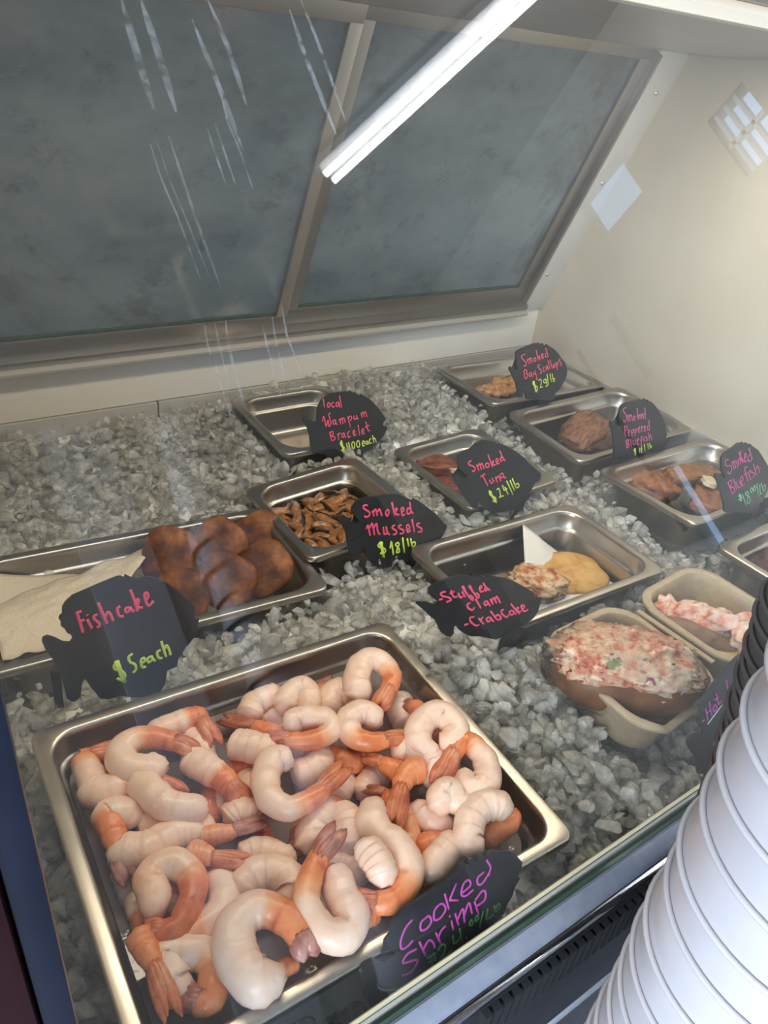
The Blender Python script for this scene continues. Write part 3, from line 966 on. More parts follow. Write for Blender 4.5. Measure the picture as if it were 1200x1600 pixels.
SH = [
 # deepest first
 ('A', [(560,720),(430,750),(350,800),(330,870)], 62, 0, 2, 1, 'pale shrimp body half sunk along the left wall of the pan'),
 ('A', [(1000,230),(1050,310),(1110,380),(1100,450)], 62, 1, 2, 1, 'ragged white shrimp end under the arched shrimp in the back left'),
 ('A', [(1160,600),(1150,720),(1160,830)], 48, 0, -1, 1, 'upright orange shrimp shell seen in a gap left of centre'),
 ('A', [(420,480),(470,430),(520,470)], 55, 0, 2, 1, 'small pale shrimp piece inside the curl by the back left corner'),
 ('B', [(110,900),(100,1000),(105,1110)], 45, 0, 0.1, 1, 'orange shrimp shell standing beside the wet gap'),
 ('B', [(160,910),(190,980),(180,1050)], 48, 0, 2, 1, 'small white shrimp stub left of the wet gap'),
 ('B', [(340,830),(370,880),(400,950)], 70, 0, 2, 1, 'pale shrimp lump sunk left of the big C-shaped shrimp'),
 ('B', [(440,760),(340,760),(260,790),(230,840)], 52, 0, -1, 1, 'orange shrimp lying under the thick white log-shaped one'),
 ('B', [(1060,740),(980,740),(900,700),(830,690)], 48, 1, -1, 1, 'orange shrimp tail end sunk mid-pan behind the C-shaped shrimp'),
 ('B', [(980,830),(960,900),(920,960)], 48, 0, 2, 1, 'glistening pale shrimp piece under the raised tail of the C-shaped one'),
 ('B', [(380,470),(460,440),(560,440),(640,430)], 60, 0, 2, 1, 'pale shrimp sunk below the pair along the back wall'),
 ('B', [(560,520),(640,660),(760,640),(900,620)], 62, 0, 2, 1, 'pale sunken shrimp under the ring with the leftward orange tail'),
 ('B', [(1000,640),(1060,700),(1110,760)], 45, 0, -1, 1, 'dark reddish shrimp tail end deep in the middle of the heap', 'tail', 0.2),
 ('E', [(540,290),(560,200),(560,130)], 48, 0, -1, 1, 'orange shrimp tail standing in the liquid below the C-shaped shrimp'),
 ('E', [(340,250),(320,180),(290,140)], 46, 0, -1, 1, 'bright orange shell end poking up beside the wet gap', 'tail', 0.2),
 ('E', [(60,420),(110,440),(130,470)], 32, 0, -1, 1, 'small dark red shell end under the pink-tipped tail', 'tail', 0.3),
 ('C', [(300,330),(290,430),(340,500)], 62, 0, 2, 1, 'pinkish sunken shrimp right of the topmost ring'),
 ('C', [(60,940),(120,840),(210,830)], 66, 0, 2, 1, 'pale shrimp behind the bright orange tail in the middle right'),
 ('C', [(400,1000),(440,1080),(540,1130),(620,1120)], 66, 1, 2, 1, 'pinkish curved shrimp under the white knob on the right'),
 ('D', [(400,260),(400,400),(430,500)], 52, 0, 2, 1, 'pale shrimp sunk along the left wall below the long orange tail'),
 ('D', [(530,300),(490,430),(560,560)], 52, 0, 2, 1, 'pale shrimp sunk left of the bent red tail'),
 ('D', [(740,370),(760,450),(730,500)], 58, 1, 2, 1, 'small white shrimp lump inside the ring above the red tail'),
 ('D', [(400,540),(430,620),(470,700)], 50, 1, 0.3, 1, 'thin orange shrimp against the left rim above the long flat tail'),
 ('E', [(740,350),(850,370),(960,450)], 62, 0, 2, 1, 'white shrimp sunk between the upright red tail and the white knob'),
 ('E', [(700,560),(720,640),(760,700)], 45, 0, 2, 1, 'grey-pink shrimp down inside the front hook-shaped shrimp'),
 ('E', [(180,320),(280,290),(400,310),(500,350)], 66, 1, 2, 1, 'white shrimp lying behind the broad one in the centre front'),
 ('E', [(560,1030),(480,1070),(400,1120)], 38, 2, -1, 1, 'flat orange shell pressed to the front rim under the biggest shrimp'),
 ('E', [(1060,720),(980,760),(940,820)], 55, 2, -1, 1, 'orange shrimp tucked against the front rim left of the sign'),
 ('F', [(290,140),(310,250),(320,370),(280,420)], 56, 1, 0.0, 1, 'pale orange shrimp under the downward tail right of centre', 'tail', -0.25),
 ('F', [(330,470),(400,550),(430,640)], 52, 1, -1, 1, 'orange shrimp arching down behind the cooked shrimp sign'),
 ('F', [(700,430),(600,500),(520,570),(460,620)], 60, 1, 2, 1, 'white shrimp lying along the top edge of the cooked shrimp sign'),
 # middle of the heap
 ('A', [(720,860),(820,845),(930,810),(1040,770)], 80, 1, 2, 1, 'broad pinkish shrimp body under the slanting one on the left'),
 ('A', [(1010,850),(1100,880),(1130,970)], 74, 1, 2, 1, 'rounded pink-white shrimp back left of the mauve-tipped tail'),
 ('B', [(340,450),(390,370),(470,325),(560,300)], 66, 1, 0.8, 1, 'left one of the two white shrimp lying along the back wall'),
 ('B', [(560,390),(610,310),(690,270),(735,330),(725,420)], 62, 2, 2, 1, 'right one of the two white shrimp along the back wall, hooked over'),
 ('B', [(770,370),(790,290),(830,240),(895,195)], 48, 1, -1, 0.45, 'square-ended pink tail pointing up at the back wall', 'tail_mauve'),
 ('B', [(840,420),(860,330),(930,290),(1010,330),(1050,380)], 70, 1, 2, 1, 'white arched shrimp left of the topmost ring'),
 ('B', [(600,610),(540,570),(470,545),(390,520),(300,485),(165,445)], 58, 1, -1, 0.52, 'orange shrimp pointing left to the back wall, dark tail tip', 'tail_dark'),
 ('B', [(640,810),(740,795),(800,730),(790,640)], 74, 1, 2, 1, 'white shrimp chunk with a pointed end behind the C-shaped one'),
 ('B', [(250,610),(340,640),(440,670),(540,700)], 78, 2, 2, 1, 'thick white log-shaped shrimp above the C-shaped one'),
 ('B', [(230,1090),(300,1050),(390,1060)], 78, 1, 2, 1, 'white shrimp lump behind the mauve-tipped tail'),
 ('C', [(690,520),(670,440),(600,355),(510,325),(430,340),(330,375)], 58, 1, -1, 0.62, 'orange shrimp along the right wall curling back to a dark tail', 'tail_dark'),
 ('C', [(270,690),(340,655),(430,700),(520,750),(490,840)], 72, 2, 2, 1, 'white knobbly shrimp below the closed ring on the right'),
 ('C', [(240,1000),(210,930),(150,905),(70,890)], 40, 1, -1, 0.4, 'small dark red tail pointing left in the middle right', 'tail_dark'),
 ('C', [(340,820),(240,775),(150,725),(65,685)], 54, 2, -1, 0.55, 'bright orange tail lying across the middle right of the heap'),
 ('E', [(630,270),(630,150),(710,50),(800,10)], 82, 1, 0.75, 1, 'yellowish white shrimp body just right of the wet gap'),
 ('E', [(800,40),(860,130),(880,270)], 84, 1, 2, 1, 'broad cream shrimp back between the wet gap and the tall white one'),
 ('E', [(150,560),(230,470),(340,420),(470,455),(520,530),(460,600)], 86, 2, 2, 1, 'broad white shrimp hooked over in the centre front'),
 ('F', [(560,370),(440,370),(350,390)], 62, 1, -1, 1, 'flat orange shrimp lying left of the front right log-shaped piece'),
 ('F', [(620,345),(560,410),(490,490),(420,560)], 72, 2, 2, 1, 'white log-shaped shrimp slanting down to the cooked shrimp sign'),
 ('F', [(810,390),(890,310),(950,230),(990,140),(965,75),(900,55)], 54, 1, -1, 0.75, 'orange shrimp bent along the front right corner of the pan', 'tail_dark'),
 # top of the heap
 ('A', [(830,250),(800,180),(850,115),(950,110),(1040,140),(1105,200),(1200,345)], 62, 2, 0.52, 0.72, 'arched shrimp at the back left with an orange tail pointing down right'),
 ('A', [(420,690),(320,650),(290,550),(310,440),(370,370),(460,335),(640,280)], 66, 2, 0.50, 0.68, 'shrimp curled into the back left corner, red tail pointing right'),
 ('A', [(860,460),(770,500),(650,500),(585,430),(620,350),(720,305),(840,305),(950,330),(1080,380)], 70, 3, 0.62, 0.82, 'open C-shaped shrimp at the back left with a pink body and red tip'),
 ('A', [(340,640),(450,640),(570,620),(720,590),(850,590),(1000,655)], 78, 2, 0.55, 0.68, 'straight shrimp across the left with a red stripe and red tail', 'tail'),
 ('A', [(680,560),(760,630),(850,720),(950,755),(1050,740),(1110,720)], 74, 3, 2, 1, 'smooth white shrimp slanting over the straight red-striped one'),
 ('A', [(720,790),(610,760),(500,790),(425,870),(405,980),(435,1090),(490,1300)], 74, 2, 0.42, 0.70, 'shrimp hanging down the left wall with a long orange tail', 'tail_mauve'),
 ('A', [(550,1010),(650,1020),(780,1010),(880,955),(970,910),(1080,880)], 84, 2, 2, 1, 'plump white shrimp with a blunt end lying flat on the left'),
 ('B', [(-30,690),(60,740),(140,800),(210,850),(340,985)], 76, 2, 0.62, 0.74, 'white shrimp slanting into the wet gap with a red tail fan'),
 ('C', [(60,320),(20,230),(45,130),(125,90),(210,130),(250,210),(225,290),(160,400)], 66, 3, 0.70, 0.80, 'topmost ring-shaped shrimp by the back right corner, tail down'),
 ('B', [(620,520),(640,465),(740,450),(840,470),(870,545),(790,595),(680,605),(560,590),(435,560)], 60, 3, 0.58, 0.80, 'ring-shaped shrimp in the upper middle with a flat orange tail to the left'),
 ('C', [(150,490),(110,425),(20,425),(-35,490),(0,580),(90,612),(200,600),(290,580),(360,555)], 66, 3, 0.60, 0.78, 'ring-shaped shrimp in the upper middle with an orange tail to the right'),
 ('B', [(600,740),(530,700),(465,770),(450,870),(490,980),(600,1035),(720,985),(820,905),(970,730)], 72, 3, 0.68, 0.76, 'big C-shaped shrimp round the wet gap, tail raised to the right'),
 ('E', [(-60,200),(60,190),(150,165),(345,85)], 52, 2, 0.0, 0.48, 'pink shrimp with a mauve-tipped tail pointing right to the wet gap', 'tail_mauve', -0.2),
 ('C', [(590,650),(655,560),(630,470),(540,430),(450,465),(400,550),(430,630),(510,670)], 68, 3, 2, 1, 'shrimp curled into a closed ring near the right wall'),
 ('C', [(700,800),(720,890),(800,910),(850,840),(830,720),(770,640),(700,605),(630,680),(525,885)], 68, 3, 0.60, 0.74, 'plump shrimp along the right wall folded over its own orange tail'),
 ('C', [(440,760),(360,790),(310,870),(260,1145)], 66, 3, -1, 0.48, 'orange shrimp tail pointing straight down in the middle right', 'tail', -0.05),
 ('C', [(560,1030),(545,950),(600,915),(660,970),(710,950)], 68, 3, 2, 1, 'white knob-ended shrimp right of the downward orange tail'),
 ('F', [(940,130),(860,110),(770,125),(700,190),(675,280),(690,350),(750,390)], 72, 3, 2, 1, 'white C-shaped shrimp with a pointed end in the front right corner'),
 ('F', [(110,100),(90,200),(140,300),(230,360),(300,450),(330,570),(260,690),(140,735),(-140,696)], 76, 3, 0.62, 0.80, 'long shrimp right of centre looping round to an orange tail at the front'),
 ('F', [(60,370),(90,430),(140,510),(170,590)], 74, 4, 2, 1, 'white round-ended shrimp lying on the long looping one'),
 ('E', [(790,390),(800,490),(830,600),(890,720),(850,840),(740,860),(640,790),(580,670),(600,540),(650,410),(800,175)], 80, 3, 0.70, 0.80, 'hook-shaped shrimp at the front with a dark red tail standing upright', 'tail_dark', 0, 0.012),
 ('D', [(1010,250),(1085,350),(1090,480),(1010,590),(880,660),(740,700),(620,700)], 76, 2, 0.45, 1, 'long peach shrimp curving round under the bent red tail', 'tail', -0.25),
 ('D', [(625,520),(640,420),(610,310),(690,220),(800,210),(885,290),(895,400),(830,560),(740,630),(470,645)], 74, 3, 0.50, 0.86, 'shrimp at the left front with a bright red bent tail pointing left', 'tail', 0.10),
 ('D', [(860,130),(960,165),(1060,190),(1245,180)], 58, 3, -0.2, 0.42, 'pink shrimp with an orange-red tail pointing right across the left front', 'tail', -0.2),
 ('D', [(850,990),(740,960),(665,880),(700,790),(820,755),(950,770),(1020,850),(1020,960),(980,1070),(690,1060)], 82, 2, 0.55, 0.82, 'ring-shaped shrimp in the front left corner, dark tail at the bottom', 'tail_mauve', -0.1),
 ('D', [(430,690),(500,800),(560,920),(745,1200)], 62, 3, -1, 0.45, 'long flat orange tail pressed along the front left rim', 'tail', -0.05),
 ('E', [(420,1060),(300,1110),(190,1040),(130,910),(140,770),(230,670),(340,650),(450,700),(540,790),(700,1090)], 94, 4, 0.62, 0.80, 'biggest shrimp, curled at the front with a mauve tail over the rim', 'tail_mauve', -0.05),
]
for a in SH: shrimp(*a)

# pinkish liquid in the bottom of the shrimp pan
def brine():
    m, nt, b, out = nodes('shrimp_liquid')
    setp(b, color=(0.42, 0.33, 0.31), rough=0.06, spec=0.6)
    tr = nt.nodes.new('ShaderNodeBsdfTransparent')
    tr.inputs[0].default_value = (0.8, 0.68, 0.62, 1)
    ms = nt.nodes.new('ShaderNodeMixShader')
    ms.inputs[0].default_value = 0.62
    nt.links.new(tr.outputs[0], ms.inputs[1])
    nt.links.new(b.outputs[0], ms.inputs[2])
    nt.links.new(ms.outputs[0], out.inputs[0])
    n = noise_node(nt, 60, 3)
    bump(nt, b, n.outputs[0], 0.2, 0.002)
    return m


M['brine'] = brine()
v, f = loft([rrect(0.325 - 2 * 0.0186, 0.265 - 2 * 0.0186, 0.02, -0.0300), rrect(0.325 - 2 * 0.022, 0.265 - 2 * 0.022, 0.017, -0.056)])
n = len(rrect(1, 1, .1, 0))
f.append(tuple(range(n))[::-1])
br = mesh('shrimp_liquid', v, f, M['brine'], smooth=False)
br.matrix_world = PANS['shrimp'][0].matrix_world
tag(br, 'shallow pinkish liquid under the shrimp in the large pan', 'liquid', kind='stuff')

# ================================================================== food in the pans
def lump_mesh(name, ax_, mat, amp=0.12, freq=2.2, seed=0, e=1.0, nu=32, nv=20, flat_bottom=0.0, fine=0.0):
    """superellipsoid with a rough skin; ax_ half sizes"""
    vs, fs = [], []
    sp = lambda v, p: math.copysign(abs(v) ** p, v)
    off = Vector((seed * 3.7, seed * 1.9, seed * 5.1))
    for j in range(nv + 1):
        th = -math.pi / 2 + math.pi * j / nv
        for i in range(nu):
            ph = 2 * math.pi * i / nu
            d = Vector((sp(math.cos(th), e) * sp(math.cos(ph), e), sp(math.cos(th), e) * sp(math.sin(ph), e), sp(math.sin(th), e)))
            k = 1 + amp * noise.noise(d * freq + off) + fine * noise.noise(d * freq * 4 + off)
            p = Vector((d.x * ax_[0], d.y * ax_[1], d.z * ax_[2])) * k
            if flat_bottom and p.z < -flat_bottom * ax_[2]: p.z = -flat_bottom * ax_[2]
            vs.append(p)
    for j in range(nv):
        for i in range(nu):
            a, b = j * nu + i, j * nu + (i + 1) % nu
            fs.append((a, b, b + nu, a + nu))
    me = bpy.data.meshes.new(name)
    me.from_pydata([tuple(v) for v in vs], [], fs)
    me.update()
    me.shade_smooth()
    for m in (mat if isinstance(mat, (list, tuple)) else [mat]): me.materials.append(m)
    return me


def place(o, loc, normal=None, spin=0.0, rot=None):
    if normal is not None:
        q = Vector(normal).to_track_quat('Z', 'Y').to_matrix().to_4x4()
        o.matrix_world = Matrix.Translation(loc) @ q @ Matrix.Rotation(spin, 4, 'Z')
    else:
        rx, ry, rz = rot or (0, 0, spin)
        o.matrix_world = Matrix.Translation(loc) @ Matrix.Rotation(rz, 4, 'Z') @ Matrix.Rotation(ry, 4, 'Y') @ Matrix.Rotation(rx, 4, 'X')
    return o


def lump(name, loc, ax_, mat, label, cat, rot=(0, 0, 0), normal=None, spin=0.0, group=None, parent=None, **k):
    o = link(name, lump_mesh(name, ax_, mat, **k), parent)
    place(o, loc, normal, spin, rot)
    if label: tag(o, label, cat, group)
    return o


# ---- fish cakes and paper towels
M['fishcake'] = noisy('browned_fish_cake', [(0.30, (0.030, 0.007, 0.002)), (0.44, (0.10, 0.024, 0.005)), (0.56, (0.21, 0.060, 0.011)), (0.72, (0.40, 0.155, 0.035))], 42, 0.55, 0.9, 0.003, detail=8,
                      second=[(300, 0.70, (0.04, 0.012, 0.004)), (160, 0.72, (0.30, 0.22, 0.05))])
CN = Vector((-0.52, -0.58, 0.62))
for k, (px, py, y, r, lab) in enumerate((
        (264, 868, 0.326, 0.0305, 'browned fish cake at the left end of the back row'),
        (344, 850, 0.332, 0.0300, 'browned fish cake in the middle of the back row'),
        (404, 840, 0.338, 0.0310, 'browned fish cake at the right end of the back row, against the pan end'),
        (284, 934, 0.266, 0.0300, 'browned fish cake half hidden behind the fish cake sign'),
        (352, 908, 0.268, 0.0315, 'browned fish cake in the middle of the front row'),
        (412, 888, 0.274, 0.0310, 'browned fish cake at the right end of the front row'))):
    p = aty(px, py, y)
    o = lump('fish_cake', p, (r * 0.95, r * 1.02, 0.0092), M['fishcake'], lab, 'fish cake', normal=CN + Vector((0.05 * (k % 3 - 1), 0.04 * (k % 2), 0.03 * (k % 2))), spin=k * 1.1,
             group='fish cakes standing in the long pan', amp=0.04, freq=1.9, seed=k + 2, e=0.70, fine=0.018)


def towel_mat():
    m, nt, b, out = nodes('paper_towel')
    setp(b, color=(0.70, 0.61, 0.46), rough=0.9)
    tc = nt.nodes.new('ShaderNodeTexCoord')
    vo = nt.nodes.new('ShaderNodeTexVoronoi')
    vo.inputs['Scale'].default_value = 260
    nt.links.new(tc.outputs['Object'], vo.inputs[0])
    bump(nt, b, vo.outputs[0], 0.4, 0.002)
    return m


M['towel'] = towel_mat()
M['liner'] = plain('white_liner_paper', (0.80, 0.77, 0.72), 0.7, var=0.06, scale=30)


def sheet(name, corners, fn, mat, label, cat, nu=30, nv=24, thick=0.0006):
    """cloth-like sheet over four corners (a, b, c, d), fn(u, v) lifts it along z"""
    a, b, c, d = [Vector(q) for q in corners]
    vs, fs = [], []
    for s in (0, 1):
        for j in range(nv + 1):
            for i in range(nu + 1):
                u, v_ = i / nu, j / nv
                p = a.lerp(b, u).lerp(d.lerp(c, u), v_)
                p = p + Vector((0, 0, fn(u, v_) + s * thick))
                vs.append(p)
    w_ = nu + 1
    T = w_ * (nv + 1)
    for j in range(nv):
        for i in range(nu):
            q = j * w_ + i
            fs.append((q, q + w_, q + w_ + 1, q + 1))
            fs.append((T + q, T + q + 1, T + q + w_ + 1, T + q + w_))
    rim = [i for i in range(w_)] + [j * w_ + nu for j in range(1, nv + 1)] + [nv * w_ + i for i in range(nu - 1, -1, -1)] + [j * w_ for j in range(nv - 1, 0, -1)]
    for q, r2 in zip(rim, rim[1:] + rim[:1]): fs.append((q, r2, T + r2, T + q))
    o = mesh(name, vs, fs, mat)
    tag(o, label, cat)
    return o


nz = lambda x, y, s, k: noise.noise(Vector((x * s, y * s, k)))
P_ = lambda u, v_, z: in_pan('cake', u, v_, z)
sheet('paper_towel', [P_(-.86, -.78, -.030), P_(.60, -.74, -.052), P_(.62, .76, -.046), P_(-.86, .80, -.018)],
      lambda u, v_: 0.012 * math.sin(u * 5 + v_ * 2) * (1 - u) + 0.006 * nz(u, v_, 5, 1), M['towel'], 'creased paper towel lining the bottom of the fish cake pan', 'paper towel')
sheet('paper_towel', [P_(-.90, -.88, .003), P_(-.35, -.62, -.018), P_(.18, .80, -.010), P_(-.90, .25, -.012)],
      lambda u, v_: 0.010 * math.sin(3.1 * v_) * (1 - u * .4) + 0.010 * (0.5 - abs(v_ - .42)) * 2 * u + 0.004 * nz(u, v_, 7, 4), M['towel'], 'folded paper towel with a diagonal crease beside the fish cakes', 'paper towel')

# ---- mussels
M['mussel'] = noisy('smoked_mussel', [(0.30, (0.10, 0.035, 0.010)), (0.45, (0.30, 0.120, 0.034)), (0.62, (0.46, 0.21, 0.075)), (0.8, (0.56, 0.30, 0.13))], 120, 0.28, 0.4, 0.002, coat=0.3)
M['mussel_frill'] = noisy('mussel_frill', [(0.3, (0.008, 0.005, 0.003)), (0.7, (0.05, 0.022, 0.010))], 160, 0.3, 0.5, 0.002)
mv = []
for k in range(5):
    bme = lump_mesh('smoked_mussel', (0.0150 + 0.001 * k, 0.0072, 0.0064), M['mussel'], amp=0.22, freq=1.6, seed=k + 30, nu=20, nv=12, fine=0.08)
    for q in bme.vertices: q.co.y += 0.10 * (q.co.x / 0.0135) ** 2 * 0.0135 - 0.0005
    fme = lump_mesh('frill', (0.0120 + 0.001 * k, 0.0018, 0.0026), M['mussel_frill'], amp=0.7, freq=3.4, seed=k + 50, nu=20, nv=8)
    for q in fme.vertices:
        q.co.y += 0.10 * (q.co.x / 0.0135) ** 2 * 0.0135 + 0.0066
        q.co.z += 0.0010
    mv.append((bme, fme))
ORD = ('first', 'second', 'third', 'fourth', 'fifth', 'sixth', 'seventh', 'eighth', 'ninth')
rows = 8
rm = random.Random(5)
for r_ in range(rows):
    ncol = 7
    for c_ in range(ncol):
        u = -0.70 + 1.36 * (c_ + (0.5 if r_ % 2 else 0.1)) / ncol + rm.uniform(-.05, .05)
        v_ = 0.62 - 1.24 * r_ / (rows - 1) + rm.uniform(-.04, .04)
        z = -0.031 + 0.006 * (1 - (abs(u) + abs(v_)) * 0.6) + rm.uniform(-.004, .004)
        bme, fme = mv[rm.randrange(5)]
        o = link('smoked_mussel', bme)
        place(o, in_pan('mussels', u, v_, z), rot=(rm.uniform(-.7, .7), rm.uniform(-.45, .45), rm.uniform(0, 6.28)))
        link('frill', fme, o)
        tag(o, 'brown smoked mussel, %s from left, %s row from the back' % (ORD[c_], ORD[r_]), 'mussel', 'smoked mussels in the small pan')
bm_ = lump_mesh('mussel_bed', (0.060, 0.066, 0.012), M['mussel_frill'], amp=0.15, freq=5, seed=3, flat_bottom=0.8, fine=0.1)
o = link('mussel_pieces', bm_)
place(o, in_pan('mussels', -0.02, 0, -0.049))
tag(o, 'dark broken mussel bits packed under the smoked mussels', 'mussel bits', kind='stuff')

# ---- scallops
M['scallop'] = noisy('smoked_scallop', [(0.3, (0.46, 0.19, 0.06)), (0.55, (0.66, 0.36, 0.15)), (0.75, (0.76, 0.50, 0.27))], 90, 0.35, 0.4, 0.002)
sv = [lump_mesh('smoked_scallop', (0.0105, 0.0095, 0.0078), M['scallop'], amp=0.28, freq=2, seed=70 + k, nu=18, nv=12) for k in range(4)]
k = 0
for row, (cnt, x0, y0) in enumerate(((5, 752, 604), (6, 748, 610), (5, 763, 616), (4, 772, 598))):
    for i in range(cnt):
        o = link('smoked_scallop', sv[(i + row) % 4])
        p = atz(x0 + i * 12.0 + (row % 2) * 3 + rm.uniform(-2.5, 2.5), y0 - i * 1.6 + rm.uniform(-2, 2), 0.0108 - 0.045 + (0.008 if row == 3 else 0))
        place(o, p, rot=(rm.uniform(-.4, .4), rm.uniform(-.4, .4), rm.uniform(0, 6)))
        tag(o, 'tan smoked bay scallop, %s from left in the %s' % (ORD[i], ('back row of the heap', 'middle row of the heap', 'front row of the heap', 'upper layer of the heap')[row]), 'scallop', 'smoked bay scallops')

# ---- tuna, bluefish, right-hand pan
M['tuna'] = noisy('smoked_tuna', [(0.3, (0.06, 0.014, 0.007)), (0.5, (0.20, 0.050, 0.022)), (0.72, (0.36, 0.115, 0.055))], 70, 0.42, 0.6, 0.003, stretch=(1, 2.5, 2.5))
M['fish_brown'] = noisy('smoked_fillet', [(0.3, (0.10, 0.04, 0.018)), (0.5, (0.26, 0.115, 0.055)), (0.75, (0.42, 0.22, 0.12))], 60, 0.4, 0.6, 0.003, stretch=(1, 3, 2), second=[(330, 0.66, (0.03, 0.018, 0.012))])
M['fish_dark'] = noisy('dark_smoked_fillet', [(0.3, (0.025, 0.012, 0.008)), (0.6, (0.10, 0.045, 0.025)), (0.8, (0.18, 0.085, 0.045))], 60, 0.35, 0.6, 0.003)
M['fish_gold'] = noisy('golden_smoked_fillet', [(0.3, (0.13, 0.045, 0.012)), (0.5, (0.30, 0.125, 0.03)), (0.75, (0.44, 0.22, 0.06))], 60, 0.35, 0.5, 0.003, stretch=(1, 3, 3))
M['fish_orange'] = noisy('orange_smoked_fillet', [(0.3, (0.14, 0.045, 0.018)), (0.5, (0.32, 0.125, 0.055)), (0.75, (0.46, 0.22, 0.11))], 80, 0.35, 0.6, 0.003)
M['cream_food'] = noisy('pale_cream', [(0.3, (0.70, 0.58, 0.38)), (0.7, (0.85, 0.76, 0.58))], 70, 0.4, 0.2, 0.002)
M['meat_pink'] = noisy('pink_spread', [(0.3, (0.34, 0.12, 0.10)), (0.7, (0.55, 0.26, 0.22))], 90, 0.4, 0.5, 0.002)
M['dark_spread'] = noisy('dark_granular_spread', [(0.3, (0.03, 0.012, 0.014)), (0.5, (0.12, 0.045, 0.042)), (0.75, (0.26, 0.11, 0.09))], 220, 0.35, 1.0, 0.004)
zt = -0.0141 - 0.050
lump('smoked_tuna_block', atz(676, 728, zt + 0.016), (0.036, 0.020, 0.014), M['tuna'], 'red-brown block of smoked tuna left of the tuna sign', 'smoked tuna', rot=(0.1, 0.05, -0.75), amp=0.22, freq=2.2, seed=4, e=0.55, fine=0.05)
lump('smoked_tuna_block', atz(707, 764, zt + 0.016), (0.030, 0.018, 0.013), M['tuna'], 'smaller tuna block running under the smoked tuna sign', 'smoked tuna', rot=(0.05, -0.1, -0.5), amp=0.25, freq=2.2, seed=5, e=0.6, fine=0.05)
lump('liner_scrap', atz(694, 712, zt + 0.012), (0.020, 0.016, 0.0035), M['liner'], 'crumpled white liner paper behind the smoked tuna', 'paper', rot=(0.35, 0.25, 0.4), amp=0.45, freq=3, seed=8, e=0.8)
lump('smoked_tuna_slice', atz(720, 738, zt + 0.030), (0.016, 0.0055, 0.004), M['cream_food'], 'pale cream strip of tuna at the left edge of the tuna sign', 'smoked tuna', rot=(0.2, 0, -0.9), amp=0.3, freq=2, seed=9)

zp = 0.0019 - 0.052
lump('smoked_fish_fillet', atz(913, 673, zp + 0.024), (0.052, 0.031, 0.014), M['fish_brown'], 'pale brown peppered bluefish fillet on top in its pan', 'smoked fish', rot=(0.22, -0.12, 0.34), amp=0.22, freq=2.4, seed=12, e=0.6, fine=0.06)
lump('smoked_fish_fillet', atz(930, 688, zp + 0.009), (0.058, 0.034, 0.011), M['fish_dark'], 'dark peppered bluefish fillet underneath the pale one', 'smoked fish', rot=(0.05, 0.05, 0.15), amp=0.2, freq=2.4, seed=13, e=0.6, fine=0.06)
lump('smoked_fish_fillet', atz(1045, 652, zp + 0.012), (0.022, 0.020, 0.010), M['fish_brown'], 'peppered bluefish piece showing right of the bluefish sign', 'smoked fish', rot=(0.05, 0.05, 0.2), amp=0.2, freq=2.4, seed=14, e=0.7, fine=0.06)
zb = 0.0045 - 0.052
lump('smoked_fish_fillet', atz(1022, 757, zb + 0.014), (0.044, 0.034, 0.017), M['fish_orange'], 'orange-brown bluefish fillet at the left of its pan', 'smoked fish', rot=(0.1, 0.12, 0.1), amp=0.25, freq=2.4, seed=15, e=0.75, fine=0.06)
lump('smoked_fish_fillet', atz(1080, 741, zb + 0.026), (0.052, 0.018, 0.009), M['fish_gold'], 'golden strip of bluefish lying on top in the pan', 'smoked fish', rot=(0.15, 0.08, -0.12), amp=0.15, freq=2.4, seed=16, e=0.5, fine=0.05)
lump('smoked_fish_fillet', atz(1100, 757, zb + 0.018), (0.032, 0.018, 0.012), M['fish_dark'], 'dark skinned end of bluefish under the pale chip', 'smoked fish', rot=(0.1, 0, 0.9), amp=0.2, freq=2.4, seed=17, e=0.6)
lump('smoked_fish_fillet', atz(1112, 783, zb + 0.012), (0.040, 0.030, 0.014), M['fish_orange'], 'red-brown bluefish piece in the front corner by the bluefish sign', 'smoked fish', rot=(0.12, -0.1, 0.4), amp=0.22, freq=2.4, seed=18, e=0.75, fine=0.06)
lump('smoked_fish_chip', atz(1108, 753, zb + 0.032), (0.0165, 0.011, 0.0050), M['cream_food'], 'pale cream chip lying on the bluefish beside its sign', 'smoked fish', rot=(0.1, 0.1, 0.7), amp=0.25, freq=2, seed=19, e=0.7)
lump('granular_spread', in_pan('salmon', -0.22, 0.10, -0.036), (0.085, 0.056, 0.022), M['dark_spread'], 'dark red granular seafood heaped in the pan at the right edge', 'seafood', amp=0.25, freq=3, seed=20, flat_bottom=0.8, fine=0.15, nu=64, nv=40)
lump('pink_fish_piece', in_pan('salmon', -0.36, -0.42, -0.014), (0.030, 0.018, 0.010), M['meat_pink'], 'pink fish piece on the dark seafood at the right edge', 'seafood', rot=(0.1, 0, 0.3), amp=0.25, freq=3, seed=21, fine=0.05)

# ---- stuffed clam and crab cake on their liner
M['crabcake'] = noisy('golden_crab_cake', [(0.3, (0.46, 0.20, 0.045)), (0.5, (0.66, 0.36, 0.10)), (0.75, (0.78, 0.50, 0.19))], 60, 0.5, 0.6, 0.002, detail=9, second=[(420, 0.72, (0.32, 0.12, 0.03))])
M['stuffing'] = noisy('clam_stuffing', [(0.30, (0.22, 0.045, 0.015)), (0.42, (0.52, 0.16, 0.05)), (0.55, (0.72, 0.50, 0.28)), (0.75, (0.84, 0.68, 0.46))], 75, 0.4, 0.9, 0.004, second=[(150, 0.66, (0.05, 0.05, 0.015))])
M['shell'] = noisy('clam_shell', [(0.3, (0.05, 0.035, 0.03)), (0.5, (0.22, 0.16, 0.13)), (0.7, (0.72, 0.66, 0.58))], 70, 0.35, 0.3)
S_ = lambda u, v_, z: in_pan('stuffed', u, v_, z)
